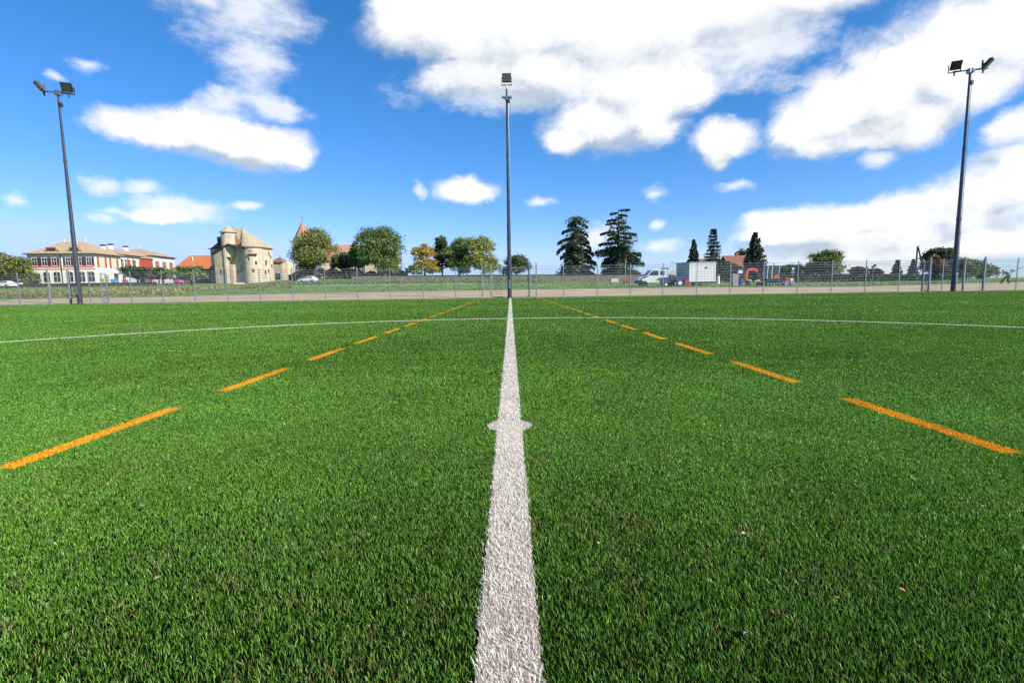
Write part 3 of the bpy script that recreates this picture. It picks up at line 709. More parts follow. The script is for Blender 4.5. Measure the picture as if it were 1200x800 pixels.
wall_run('school_wall', [(-60, 335, 108), (40, 333.3, 108), (110, 332.4, 108), (182, 331.2, 109)], .5, M['darkstone'], 'dark low wall in front of the white school')

# ------------------------------------------------------------------ buildings
def window(parent, M_, x, z, w, h, pane=None, frame=None, fr=.12, arched=False, name='window'):
    f = MB(M_); p = MB(M_)
    if arched:
        pts = [(x-w/2-fr, z-fr), (x+w/2+fr, z-fr)] + [(x+(w/2+fr)*math.cos(a), z+h-.3*w+(.3*w+fr)*math.sin(a)) for a in np.linspace(0, math.pi, 9)]
        f.prism(pts, 0, .05)
        pts = [(x-w/2, z), (x+w/2, z)] + [(x+w/2*math.cos(a), z+h-.3*w+.3*w*math.sin(a)) for a in np.linspace(0, math.pi, 9)]
        p.prism(pts, .02, .07)
    else:
        f.box(x-w/2-fr, x+w/2+fr, 0, .05, z-fr, z+h+fr); p.box(x-w/2, x+w/2, .02, .07, z, z+h)
    fo = f.build(name, frame or M['white_paint'], parent); p.build('pane', pane or M['glass'], fo)
    if w > .7:
        s = MB(M_); s.box(x-.035, x+.035, .072, .09, z, z+h*.97); s.box(x-w/2, x-.036, .072, .09, z+h*.55, z+h*.55+.06); s.box(x+.036, x+w/2, .072, .09, z+h*.55, z+h*.55+.06)
        s.build('glazing_bar', frame or M['white_paint'], fo)
    return fo
def hip_roof(b, x0, x1, y0, y1, z, rise, over=.8, ridge='x', inset=None, flare=.35):
    """bell-cast hipped roof: outer skirt with a shallow pitch, then the main slope"""
    X0, X1, Y0, Y1 = x0-over, x1+over, y0-over, y1+over
    w, d = X1-X0, Y1-Y0; k = inset if inset is not None else min(w, d)/2*.98
    s = over*1.6; zs = z+flare
    def ring(e, zz): return [(X0+e, Y0+e, zz), (X1-e, Y0+e, zz), (X1-e, Y1-e, zz), (X0+e, Y1-e, zz)]
    r0 = ring(0, z-.12); r1 = ring(0, z+.05); r2 = ring(s, zs)
    if ridge == 'x': top = [(X0+k, (Y0+Y1)/2-.05, z+rise), (X1-k, (Y0+Y1)/2-.05, z+rise), (X1-k, (Y0+Y1)/2+.05, z+rise), (X0+k, (Y0+Y1)/2+.05, z+rise)]
    else: top = [((X0+X1)/2-.05, Y0+k, z+rise), ((X0+X1)/2+.05, Y0+k, z+rise), ((X0+X1)/2+.05, Y1-k, z+rise), ((X0+X1)/2-.05, Y1-k, z+rise)]
    return b.loft([r0, r1, r2, top])

# --- school
SY = 126.; A = at(43.5, 333.6, SY); C = at(113.5, 333, SY)
zb = tz(C.x, SY)-.2; srot = R(7)
W_ = (C.x-A.x)/math.cos(srot)
school = empty('school_building', (C.x, SY, zb), srot, 'long white school with red shutters and hipped brown roofs at the left', 'building')
# local frame: front right corner at 0,0 ; front wall runs to x=-W_ ; side wall runs to +y
he = at(75, 297, SY).z-zb; fl = he*.515
MB().box(-W_, 0, 0, 10.2, -1, he).build('front_block', M['white_wall'], school)
MB().box(-11.5, -.8, 10.2, 24, -1, he+.6).build('middle_wing', M['white_wall'], school)
MB().box(-13, .5, 24, 36, -1, he+1.1).build('rear_block', M['white_wall'], school)
r1 = hip_roof(MB(), -W_, 0, 0, 10.2, he, 3.3, .65).build('roof', M['tile'], school)
r2 = hip_roof(MB(), -11.5, -.8, 10.0, 25.0, he+.6, 2.0, .5, 'y', 3).build('roof', M['tile'], school)
r3 = hip_roof(MB(), -13, .5, 24, 36, he+1.1, 2.4, .55).build('roof', M['tile'], school)
MB().box(-W_-.62, .62, -.62, 10.8, he-.3, he-.14).build('eaves', M['dark_wood'], school)
MB().box(-.85, .95, 23.5, 36.5, he+.78, he+.95).build('eaves', M['dark_wood'], school)
MB().box(-.79, -.1, 11.2, 23.1, he+.3, he+.45).build('eaves', M['dark_wood'], school)
for (x, y, z) in ((-3, 8.5, he+1.5), (-4.6, 14.2, he+2.2), (-4.8, 21, he+2.2)):
    ch = MB().box(x-.45, x+.45, y-.35, y+.35, z-1.2, z+1.0).build('chimney', M['white_wall'], r1)
    MB().box(x-.55, x+.55, y-.45, y+.45, z+1.0, z+1.35).build('chimney_cap', M['dark_wood'], ch)
for (x, y, z) in ((-W_+5.3, 5.1, he+3.3), (-4.9, 5.1, he+3.3), (-6.2, 30, he+3.5)):
    MB().cyl((x, y, z-.1), (x, y, z+.9), .09, .02, 6).cyl((x, y, z+.25), (x, y, z+.45), .16, .16, 8).build('finial', M['white_paint'], r1)
ff = face_frame(-W_, 0, 0, 0) @ Matrix.Scale(-1, 4, (0, 1, 0))
def fx(px): return (px-43.5)/70*W_
def dorm(x):
    d = MB(); d.prism([(x-1.7, he+.75), (x-1.1, he+1.55), (x+1.1, he+1.55), (x+1.7, he+.75)], .55, 3.0)
    do = d.build('dormer', M['tile'], r1); MB().box(x-1.0, x+1.0, .49, .548, he+.8, he+1.4).build('dormer_window', M['dark_wood'], do)
dorm(fx(67.5)-W_); dorm(fx(91.5)-W_)
MB(ff).box(0, W_, .001, .06, fl-.16, fl+.10).build('string_course', M['trim_orange'], school)
MB(ff).box(-.02, W_+.02, .001, .05, -1, .35).build('plinth', M['concrete'], school)
for x0, x1 in ((44.5, 76.8), (80, 112)):
    MB(ff).box(fx(x0), fx(x1), .001, .03, fl+.35, fl+.62).build('sill_band', M['red_paint'], school)
for pxw in (50.8, 61.2, 71.2, 85.8, 97.2, 107.8):
    x = fx(pxw)
    MB(ff).box(x-1.16, x-1.09, .001, .04, fl+.62, fl+2.95).box(x+1.09, x+1.16, .001, .04, fl+.62, fl+2.95).box(x-1.089, x+1.089, .001, .04, fl+2.96, fl+3.05).build('red_surround', M['red_paint'], school)
    wo = window(school, ff, x, fl+.85, 1.0, 1.9, fr=.16)
    for sx in (-1, 1):
        MB(ff).box(x+sx*.86-.22, x+sx*.86+.22, .052, .1, fl+.82, fl+2.8).build('shutter', M['maroon'], wo)
for pxw in (51.4, 62, 72.6, 86.2, 98.6, 108.8):
    window(school, ff, fx(pxw), .9, 1.45, 2.55, frame=M['white_wall'] if pxw > 60 else M['blind'], pane=M['blind'] if pxw < 52 else M['glass'], arched=True, fr=.15)
MB(ff).box(fx(78.3)-.07, fx(78.3)+.07, .062, .2, -.5, he-.4).build('drainpipe', M['dark_wood'], school)
sf = face_frame(0, 0, 0, R(90)) @ Matrix.Scale(-1, 4, (0, 1, 0))
MB(sf).box(0, 10.2, .001, .06, fl-.16, fl+.10).build('string_course', M['white_paint'], school)
for y in (2.6, 7.2):
    wo = window(school, sf, y, fl+.6, 1.9, 2.3, pane=M['blind'], fr=.1, frame=M['blind'])
    for sx in (-1, 1): MB(sf).box(y+sx*1.45-.3, y+sx*1.45+.3, .052, .11, fl+.4, fl+3.0).build('shutter', M['red_paint'], wo)
window(school, sf, 7.6, .8, 1.6, 2.4); MB(sf).box(6.8, 8.4, .1, .13, 2.2, 3.2).build('blind', M['dark_wood'], school)
do = MB(sf).box(3.0, 4.6, .002, .06, -.6, 2.6).build('door', M['cabin_grey'], school); MB(sf).cyl((4.3, .06, 1.1), (4.3, .14, 1.1), .05, n=6).build('handle', M['black'], do)
mf = face_frame(-.8, 10.2, 0, R(90)) @ Matrix.Scale(-1, 4, (0, 1, 0))
for y, s in ((1.9, 1), (3.2, 0), (5.0, 1), (7.4, 1), (9.6, 0)):
    wo = window(school, mf, y, fl+1.0, .8, 2.1, fr=.08)
    if s: MB(mf).box(y-1.15, y-.5, .052, .1, fl+.85, fl+3.3).build('shutter', M['red_paint'], wo)
for y in (2, 5, 8): window(school, mf, y, .7, 1.3, 2.0)
tw = MB().box(-.78, .55, 19.9, 23.9, -1, he-.05).build('stair_bay', M['red_paint'], school)
MB().box(-.78, .9, 19.6, 23.98, he-.04, he+.2).build('bay_lintel', M['blind'], tw)
rf = face_frame(.5, 24, 0, R(90)) @ Matrix.Scale(-1, 4, (0, 1, 0))
for y in (2.2, 6.0, 9.8):
    wo = window(school, rf, y, fl+1.2, 1.0, 2.1, fr=.1)
    for sx in (-1, 1): MB(rf).box(y+sx*.85-.25, y+sx*.85+.25, .052, .1, fl+1.1, fl+3.4).build('shutter', M['trim_orange'], wo)
    window(school, rf, y, .7, 1.2, 2.0)
# --- barn
BY = 152.
def ground_box(px0, px1, Y, name, lab, cat='building'):
    a = at(px0, 330, Y); c = at(px1, 330, Y); x = (a.x+c.x)/2
    return empty(name, (x, Y, tz(x, Y)-.2), 0, lab, cat), (c.x-a.x)/2, tz(x, Y)-.2
barn, w, zb = ground_box(206, 262, BY, 'barn', 'barn with a bright orange tiled roof between the school and the castle house')
e = at(230, 314, BY).z-zb; rg = at(230, 299.3, BY+5).z-zb
MB().box(-w+.5, w, 0, 10, -1, e).build('wall', M['barn_wood'], barn)
b = MB(); b.add([(-w-.4, -.7, e-.35), (w+.3, -.7, e-.35), (w+.3, 5, rg), (-w+1.6, 5, rg), (-w-.4, 10.7, e-.35), (w+.3, 10.7, e-.35)], [(0, 1, 2, 3), (3, 2, 5, 4), (0, 3, 4), (1, 5, 2), (0, 4, 5, 1)])
b.build('roof', M['orange_tile'], barn)
MB().box(-w-.45, w+.3, -.8, -.701, e-.5, e-.3).build('gutter', M['dark_wood'], barn)
for x in (-2, 2.4): 
    d = MB().box(x-1.2, x+1.2, -.06, -.002, -.5, 3.0).build('door', M['dark_wood'], barn)
MB().cyl((-3.5, 3.0, rg-2.2), (-3.5, 3.0, rg-.6), .16, n=8).build('vent_pipe', M['white_paint'], barn)

# --- castle house
KY = 140.; K0 = at(299, 332, KY); zb = tz(K0.x, KY)-.3
castle = empty('castle_house', (K0.x, KY, zb), R(-8), 'old pale stone castle house with a round corner tower and a cone roofed turret', 'building')
def xl(px, y): return (px-299-2.76*y)/3.81
def kz(py, y=0): return at(299, py, KY+y).z-zb
TR = 2.5; ez = kz(289.8)
MB().box(-9, 2.3, .6, 5.4, -1, ez).build('main_block', M['castle_pale'], castle)
MB().cyl((0, 0, -1), (0, 0, ez-.003), TR, TR, 28).build('round_tower', M['castle_pale'], castle, smooth=True)
rz_ = kz(267.3, 4)
# steep hipped roof whose front right corner swells into a half cone over the round tower
ovr = [(-9.5, .2)] + [((TR+.45)*math.cos(a), (TR+.45)*math.sin(a)) for a in np.linspace(math.pi*1.0, math.pi*1.98, 13)] + [(2.8, 5.9), (-9.5, 5.9)]
n = len(ovr); RA = (xl(277.8, 3), 3., rz_); RB = (xl(288.2, 3), 3., rz_-.1)
vs = [(x, y, ez-.04) for x, y in ovr] + [(x, y, ez+.14) for x, y in ovr] + [RA, RB]; i0 = 2*n
fs = [tuple(range(n))[::-1]] + [(i, (i+1) % n, n+(i+1) % n, n+i) for i in range(n)]
fs.append((n, n+1, i0)); fs.append((n+1, n+2, i0+1, i0))
for i in range(2, n-2): fs.append((n+i, n+i+1, i0+1))
fs.append((n+n-2, n+n-1, i0, i0+1)); fs.append((n+n-1, n, i0))
roof = MB().add(vs, fs).build('roof', M['castle_roof'], castle)
for p in (RA, RB): MB().cyl((p[0], p[1], p[2]-.1), (p[0], p[1], p[2]+.9), .05, .02, 5).build('finial', M['dark_wood'], roof)
# turret
ty = -.4; tx = xl(271.8, ty); tr = 1.85
MB().cyl((tx, ty, kz(301)), (tx, ty, kz(271)), tr, tr, 24).build('turret', M['castle_pale'], castle, smooth=True)
MB().cyl((tx, ty, kz(271.6)), (tx, ty, kz(263)), tr*1.2, .05, 24).cyl((tx, ty, kz(272)), (tx, ty, kz(271.6)), tr*1.2, tr*1.2, 24).build('turret_roof', M['castle_roof'], castle)
MB().box(tx-.22, tx+.22, ty-tr-.04, ty-tr+.2, kz(274.6), kz(272.4)).build('turret_window', M['glass'], castle)
MB().prism([(xl(279, -.2), kz(287)), (xl(290, -.2), kz(286.6)), (xl(280.2, -.2), kz(275))], -.25, .2).build('tiled_gable', M['church_tile'], castle)
# gabled wing in front
wy = -2.4; gx0, gm, gc, gx1 = xl(254, wy), xl(272.3, wy), xl(267.3, wy), xl(285.5, wy)
zr, zl, zrr = kz(287.2), kz(296.5), kz(291.5)
def roofz(x): return zr+(zl-zr)*(gm-x)/(gm-gx0) if x < gm else zr+(zrr-zr)*(x-gm)/(gx1-gm)
MB().prism([(gx0, -1), (gc, -1), (gc, roofz(gc)), (gx0, zl)], wy, 3).build('wing', M['castle_wall'], castle)
MB().prism([(gc+.01, -1), (gx1+.6, -1), (gx1+.6, zrr-.3), (gx1, zrr), (gm, zr), (gc+.01, roofz(gc))], wy+2.0, 3).build('recessed_wall', M['castle_wall'], castle)
MB().box(gc-.3, gc+.22, wy-.35, wy-.003, -1, roofz(gc)-.15).build('corner_pier', M['quoin'], castle)
q = MB(); t_ = .3
q.prism([(gx0-.5, zl-.32), (gm, zr+.02), (gm, zr+t_), (gx0-.5, zl-.32+t_)], wy-.55, 3.2)
q.prism([(gm+.003, zr+.02), (gx1+.5, zrr-.2), (gx1+.5, zrr-.2+t_), (gm+.003, zr+t_)], wy-.55, 3.2)
q.build('wing_roof', M['dark_wood'], castle)
MB().box(gc+.24, gc+1.15, wy+1.2, wy+1.99, -1, kz(309.5)).build('buttress', M['castle_pale'], castle)
MB().prism([(gc+.02, kz(307)), (gc+1.5, kz(297.5)), (gc+.02, kz(296.5))], wy+1.4, wy+1.99).build('bracket_wall', M['castle_pale'], castle)
# left block
lx0 = xl(246.5, 0); lx1 = gx0-.003
MB().box(lx0, lx1+1, 1.0, 5.5, -1, kz(289.6)).build('left_block', M['castle_wall'], castle)
MB().box(xl(249, -.6), xl(257, -.6), -1.0, .95, -1, kz(311)).build('outbuilding', M['stone'], castle)
MB().prism([(lx0-.5, kz(289.4)), (xl(270, 1.5), kz(289.2)), (xl(270, 1.5), kz(274.5)), (xl(259.5, 1.5), kz(281.5))], 1.5, 7.2).build('left_roof', M['house_tile'], castle)
MB().box(lx0-.5, lx1+2, .5, 7.3, kz(289.9), kz(289.0)).build('left_eaves', M['dark_wood'], castle)
MB().box(xl(258.2, .8), xl(262.6, .8), .8, 1.9, kz(291), kz(275.6)).build('chimney', M['darkstone'], castle)
for i in range(9):
    z = kz(328-4.2*i); MB().box(lx0-.03, lx0+(1.1 if i % 2 else .6), .94, .999, z-.36, z+.34).build('quoin', M['quoin'], castle)
for i in range(4):
    z = kz(330-4*i); MB().box(gx0+.6, gx0+(1.5 if i % 2 else 1.1), wy-.05, wy-.002, z-.35, z+.3).build('quoin', M['quoin'], castle)
wf = face_frame(0, wy, 0, 0) @ Matrix.Scale(-1, 4, (0, 1, 0))
for px in (260.8, 264.3): window(castle, wf, xl(px, wy), kz(320.5), .55, 1.2, arched=True, fr=.14, frame=M['quoin'])
wf2 = face_frame(0, wy+2, 0, 0) @ Matrix.Scale(-1, 4, (0, 1, 0))
for px in (280.3, 284): window(castle, wf2, xl(px, wy+2), kz(320), .5, 1.1, arched=True, fr=.13, frame=M['quoin'])
MB(face_frame(0, 1.0, 0, 0) @ Matrix.Scale(-1, 4, (0, 1, 0))).box(xl(250.8, 1), xl(253.2, 1), 0, .05, kz(296), kz(291.3)).build('window', M['cabin_grey'], castle)
for ad, py, w, h in ((248, 291.8, .45, .5), (242, 314, .45, .75), (278, 304, .35, .7), (300, 317.5, .5, .8), (318, 308.5, .45, .9)):
    a = R(ad); MB(Matrix.Rotation(a, 4, 'Z')).box(TR-.3, TR+.04, -w/2, w/2, kz(py)-h/2, kz(py)+h/2).build('window', M['glass'], castle)
MB(Matrix.Rotation(R(300), 4, 'Z')).box(TR-.2, TR+.35, -1.1, 1.1, kz(299.8), kz(298)).build('balcony', M['dark_wood'], castle)
MB(Matrix.Rotation(R(288), 4, 'Z')).box(TR-.2, TR+.05, -.45, .45, kz(295.6), kz(293)).build('painted_crest', M['trim_orange'], castle)
wf3 = face_frame(2.3, 0, 0, R(90)) @ Matrix.Scale(-1, 4, (0, 1, 0))
for y, py, w, h in ((2.0, 307.5, .6, 1.3), (3.6, 296.6, .5, 1.0), (1.5, 319, .55, 1.0), (3.0, 317, .5, .9), (4.3, 300, .4, .8), (4.6, 311, .5, 1.0)):
    window(castle, wf3, y, kz(py)-h/2, w, h, fr=.1, frame=M['castle_wall'])

# --- turreted annex
an, w, zb = ground_box(319, 335.5, 152, 'annex_house', 'small house with a pointed brown roof just right of the castle house')
z1 = at(324, 307.2, 152).z-zb; z2 = at(323, 301, 154).z-zb
MB().box(-w, w*.55, 0, 5, -1, z1).build('wall', M['castle_wall'], an)
MB().box(w*.55+.02, w*1.05, 1.2, 6, -1, at(330, 305, 152).z-zb).build('gable_block', M['cream_wall'], an)
b = MB(); b.add([(-w-.4, -.5, z1), (w*.7, -.5, z1), (w*.7, 5.4, z1), (-w-.4, 5.4, z1), (-w*.2, 2.4, z2)], [(0, 1, 4), (1, 2, 4), (2, 3, 4), (3, 0, 4), (0, 3, 2, 1)]); b.build('roof', M['house_tile'], an)
window(an, face_frame(0, 0, 0, 0) @ Matrix.Scale(-1, 4, (0, 1, 0)), -w*.1, .6, 1.4, 1.8, frame=M['cabin_grey'])
MB().cyl((-w*.2, 2.4, z2-.1), (-w*.2, 2.4, z2+.8), .06, .02, 5).build('finial', M['dark_wood'], an)

# --- church
CHY = 165.
church, w, zb = ground_box(340, 462, CHY, 'church', 'church with a patterned tiled spire and a long reddish roof behind the round trees')
def cxx(px): return (px-598)/F*CHY*1.0-church.location.x
e = at(400, 304, CHY).z-zb; rg = at(410, 286.8, CHY+5).z-zb
MB().box(cxx(378), w, 0, 10, -1, e).build('nave_wall', M['cream_wall'], church)
b = MB(); x0, x1 = cxx(376), w+.4
b.add([(x0, -.6, e-.2), (x1, -.6, e-.2), (x1, 5, rg), (x0, 5, rg), (x0, 10.6, e-.2), (x1, 10.6, e-.2)], [(0, 1, 2, 3), (3, 2, 5, 4), (0, 3, 4), (1, 5, 2), (0, 4, 5, 1)]); b.build('nave_roof', M['church_tile'], church)
sx = cxx(355); sz = at(355, 283, CHY).z-zb; tp = at(355.3, 257.5, CHY).z-zb; sw = 3.7
MB().box(sx-2.3, sx+2.3, sw-2.3, sw+2.3, -1, sz+.3).build('tower', M['castle_pale'], church)
rings = []
for f, rr in ((0, 1.0), (.12, .86), (1, .03)): rings.append([(sx+sw*rr*math.cos(a), sw+sw*rr*math.sin(a), sz+(tp-sz)*f) for a in np.arange(8)*math.pi/4+math.pi/8])
sp = MB().loft(rings).build('spire', M['church_tile'], church)
MB().cyl((sx, sw, tp-.1), (sx, sw, tp+2.0), .07, .03, 5).box(sx-.4, sx+.4, sw-.04, sw+.04, tp+1.2, tp+1.3).build('cross', M['dark_wood'], sp)
cf = face_frame(0, 0, 0, 0) @ Matrix.Scale(-1, 4, (0, 1, 0))
for px in (392, 410, 428, 446): window(church, cf, cxx(px), 1.2, 1.0, 3.0, arched=True, frame=M['quoin'])

# --- brown roofed house, right
house, w, zb = ground_box(853, 903, 112, 'tiled_house', 'house with a dull red hipped roof half hidden by the dark spiky conifer')
e = at(878, 316, 112).z-zb; rg = at(878, 299, 116).z-zb
MB().box(-w+.5, w-.8, 0, 9, -1, e).build('wall', M['cream_wall'], house)
b = MB(); b.add([(-w+.4, -.6, e-.2), (w, -.6, e-.2), (w, 9.6, e-.2), (-w+.4, 9.6, e-.2), (-w+.6, 4.5, rg), (w*.62, 4.5, rg)], [(0, 1, 5, 4), (1, 2, 5), (2, 3, 4, 5), (3, 0, 4), (0, 3, 2, 1)]); rf = b.build('roof', M['house_tile'], house)
MB().box(-1, -.3, 4.9, 5.6, rg-1, rg+.7).build('chimney', M['house_tile'], rf)
hf = face_frame(0, 0, 0, 0) @ Matrix.Scale(-1, 4, (0, 1, 0))
for x in (-2.6, -.6, 1.4, 3.0): window(house, hf, x, e-2.2, .9, 1.3)
h2, w, zb = ground_box(818, 846, 150, 'pink_house', 'pinkish house peeping out above the site cabin behind the thin conifer')
e = at(832, 312, 150).z-zb; rg = at(832, 303, 153).z-zb
MB().box(-w, w, 0, 7, -1, e).build('wall', M['cream_wall'], h2)
b = MB(); b.add([(-w-.4, -.5, e-.1), (w+.4, -.5, e-.1), (w+.4, 3.5, rg), (-w-.4, 3.5, rg), (-w-.4, 7.5, e-.1), (w+.4, 7.5, e-.1)], [(0, 1, 2, 3), (3, 2, 5, 4), (0, 3, 4), (1, 5, 2), (0, 4, 5, 1)]); b.build('roof', M['house_tile'], h2)

# ------------------------------------------------------------------ vehicles
def wheel(parent, x, y, z, r, w, rim, name='wheel'):
    t = MB().cyl((x, y-w/2, z), (x, y+w/2, z), r, n=18).build(name, M['rubber'], parent, bevel=.02)
    MB().cyl((x, y-w/2-.015, z), (x, y+w/2+.015, z), r*.58, n=12).build('rim', rim, t); return t
def car(px, Y, L, paint, lab, rz=0., hgt=1.45, name='parked_car', group=None):
    a = at(px, 330, Y); root = empty(name, (a.x, Y, tz(a.x, Y)), rz, lab, 'car', group)
    h = L/2; s = hgt/1.45
    body = [(-h, .35), (-h+.05, .75), (-h+.95, .92), (-h*.12, .97), (h-.15, .98), (h, .8), (h, .35)]
    b = MB().prism([(x, z*s) for x, z in body], -.85, .85).build('body', paint, root, bevel=.06)
    roof = [(-h*.45, .94), (-h*.12, 1.42), (h*.55, 1.45), (h*.9, .95)]
    c = MB(); A = [(x, -.8 if z < 1 else -.62, z*s) for x, z in roof]; B = [(x, .8 if z < 1 else .62, z*s) for x, z in roof]
    c.add(A+B, [(0, 1, 2, 3), (7, 6, 5, 4), (0, 4, 5, 1), (1, 5, 6, 2), (2, 6, 7, 3), (3, 7, 4, 0)])
    cab = c.build('cabin', paint, root, bevel=.05)
    for sg in (-1, 1):
        for pts in ([(-h*.33, 1.0), (-h*.1, 1.34), (h*.16, 1.36), (h*.16, 1.0)], [(h*.22, 1.0), (h*.22, 1.36), (h*.5, 1.36), (h*.74, 1.0)]):
            g = MB(); y = lambda z: sg*(.8-.18*(z-.94)/.5+.02)
            g.add([(x, y(z), z*s) for x, z in pts], [(0, 1, 2, 3)]); g.build('side_window', M['glass'], cab)
    MB().add([(-h*.43, -.7, .985*s), (-h*.43, .7, .985*s), (-h*.14, .56, 1.40*s), (-h*.14, -.56, 1.40*s)], [(0, 1, 2, 3)]).build('windscreen', M['glass'], cab, loc=(-.03, 0, .02))
    for x in (-h*.62, h*.6):
        for y in (-.78, .78): wheel(root, x, y, .32*s, .32*s, .2, M['galv'])
    MB().box(-h-.02, -h+.06, -.75, -.45, .6*s, .72*s).build('headlight', M['lamp_glass'], root); MB().box(-h-.02, -h+.06, .45, .75, .6*s, .72*s).build('headlight', M['lamp_glass'], root)
    return root
car(361.5, 92, 3.1, M['white_paint'], 'white car standing on the grassy slope below the olive green tree', 0, 1.2)
car(4, 107, 4.2, M['white_paint'], 'white car at the left edge of the photo in front of the broad tree')
car(204, 122, 3.8, M['pink'], 'pink car parked beyond the school wall near the low trees')
car(216, 124, 4.2, M['car_grey'], 'grey car parked in front of the orange roofed barn')
# red and white barrier under the white car
a = at(6, 330, 100); br_ = empty('road_barrier', (a.x, 100, tz(a.x, 100)), 0, 'low red and white barrier in front of the white car at the left edge', 'barrier')
MB().box(-4, 3.4, 0, .12, .9, 1.25).build('white_board', M['white_paint'], br_); MB().box(-4, .2, .001, .121, 1.28, 1.6).build('red_board', M['red'], br_)
for x in (-3.5, 0, 3): MB().box(x-.06, x+.06, .13, .25, -.1, 1.3).build('foot', M['black'], br_)
# school yard things
def yard_bin(px, Y, w, h, mat, lab):
    a = at(px, 330, Y); r_ = empty('wheelie_bin', (a.x, Y, tz(a.x, Y)), 0, lab, 'bin')
    MB().loft([[(-w*.42, -w*.42, .1), (w*.42, -w*.42, .1), (w*.42, w*.42, .1), (-w*.42, w*.42, .1)], [(-w/2, -w/2, h*.9), (w/2, -w/2, h*.9), (w/2, w/2, h*.9), (-w/2, w/2, h*.9)]]).build('body', mat, r_)
    MB().prism([(-w*.54, h*.905), (w*.54, h*.905), (w*.4, h), (-w*.4, h)], -w*.55, w*.55).build('lid', mat, r_)
    for x in (-w*.3, w*.3): MB().cyl((x-.04, w*.42, .12), (x+.04, w*.42, .12), .12, n=10).build('wheel', M['rubber'], r_)
yard_bin(121.3, 121, .95, 1.5, M['yellow'], 'yellow green bin against the side wall of the school')
yard_bin(134, 116, 1.0, 1.4, M['cyan'], 'light blue bin in the school yard right of the yellow green bin')
yard_bin(168, 116, 1.0, 1.5, M['cyan'], 'light blue bin under the low dark spreading tree')
yard_bin(147, 116, .9, 1.25, M['pink'], 'pink bin between the two light blue bins in the school yard')
for px, y0, wid, Y, lab in ((158, 325.5, 2.4, 119, 'white board standing below the low dark spreading tree in the school yard'), (181, 321.5, 1.3, 119, 'tall white board right of the red awning in the school yard'), (197, 321, 2.0, 120, 'white board left of the pink car in the school yard')):
    a = at(px, y0, Y); g_ = tz(a.x, Y); r_ = empty('notice_board', (a.x, Y, g_), 0, lab, 'board', 'white boards in the school yard')
    MB().box(-wid/2, wid/2, 0, .08, .35, a.z-g_).build('board', M['white_paint'], r_); 
    for x in (-wid*.4, wid*.4): MB().box(x-.04, x+.04, .081, .16, 0, (a.z-g_)*.9).build('leg', M['galv'], r_)
a = at(175, 320.5, 118); g_ = tz(a.x, 118); aw = empty('awning', (a.x, 118, g_), 0, 'red sloping awning in front of the school', 'awning')
h = a.z-g_; MB().add([(-1.6, -.9, h*.25), (1.0, -.9, h*.25), (1.0, .6, h), (.1, .6, h), (-1.6, -.9, h*.25-.05), (1.0, -.9, h*.25-.05), (1.0, .6, h-.05), (.1, .6, h-.05)], [(0, 1, 2, 3), (7, 6, 5, 4), (0, 4, 5, 1), (1, 5, 6, 2), (2, 6, 7, 3), (3, 7, 4, 0)]).build('canopy', M['red'], aw)
for x, y, z in ((-1.4, -.8, .25), (.9, -.8, .25), (.9, .5, .98)): MB().cyl((x, y, 0), (x, y, h*z-.04), .04, n=6).build('leg', M['galv'], aw)

VY = 64.; vs_ = VY/F
# --- white crew van
vx = at(765.5, 330, VY).x; van = empty('crew_van', (vx, VY, tz(vx, VY)), 0, 'white crew van with an open load bed and a green patch on its side', 'van')
def vX(px): return (px-765.5)*vs_
prof = [(vX(746), .45), (vX(746), .85), (vX(748), 1.12), (vX(755.5), 1.36), (vX(761), 2.05), (vX(763), 2.13), (vX(778), 2.15), (vX(779), .45)]
vb = MB().prism(prof, -.95, .95).build('body', M['white_paint'], van, bevel=.06)
MB().prism([(vX(746)-.03, .38), (vX(746)-.03, .78), (vX(750), .86), (vX(752.5), .5), (vX(752.5), .38)], -.97, .97).build('bumper', M['black'], van)
for pts in ([(vX(757.3), 1.38), (vX(762), 1.98), (vX(769), 1.98), (vX(769), 1.38)], [(vX(771), 1.4), (vX(771), 1.95), (vX(776), 1.95), (vX(776), 1.4)]):
    MB().prism(pts, -.962, -.951).build('side_window', M['glass'], vb); MB().prism(pts, .951, .962).build('side_window', M['glass'], vb)
MB().prism([(vX(749), 1.13), (vX(755.5), 1.33), (vX(758.5), 1.38), (vX(752), 1.0)], -.965, -.951).build('bonnet_stripe', M['black'], vb)
dx = Vector((vX(761)-vX(755.5), 0, .69)).normalized(); 
MB().add([(vX(756)-.04, -.82, 1.42), (vX(756)-.04, .82, 1.42), (vX(760.7)-.04, .76, 2.02), (vX(760.7)-.04, -.76, 2.02)], [(0, 1, 2, 3)]).build('windscreen', M['glass'], vb)
MB().prism([(vX(766), .75), (vX(769), 1.12), (vX(774), 1.0), (vX(774), .72)], -.964, -.951).build('green_patch', M['green_paint'], vb)
MB().box(vX(748), vX(750), -.968, -.8, .88, 1.06).build('headlight', M['lamp_glass'], vb)
MB().box(vX(775), vX(782), -.7, .7, 2.2, 2.3).build('roof_bar', M['black'], van)
bed = MB().box(vX(779)+.02, vX(797), -.95, .95, .72, .84); bed.build('load_bed', M['galv'], van)
MB().box(vX(779.4), vX(780.2), -.9, .9, .84, 2.1).build('headboard', M['white_paint'], van)
MB().box(vX(780.5), vX(797), .9, .95, .841, 1.25).build('side_board', M['galv'], van)
for x in (vX(753.5), vX(789)):
    for y in (-.85, .85): wheel(van, x, y, .36, .36, .24, M['black'])
# load on the bed: cement mixer like grey drum and frames
a = Vector((van.location.x+vX(787), VY, van.location.z+.84))
mx_ = empty('cement_mixer', a, 0, 'grey drum mixer standing on the load bed of the white van', 'mixer')
MB().cyl((-.25, 0, .5), (.35, 0, .95), .38, .24, 12).build('drum', M['concrete'], mx_); MB().box(-.5, .4, -.3, -.25, 0, .55).box(-.5, .4, .25, .3, 0, .55).build('frame', M['black'], mx_)
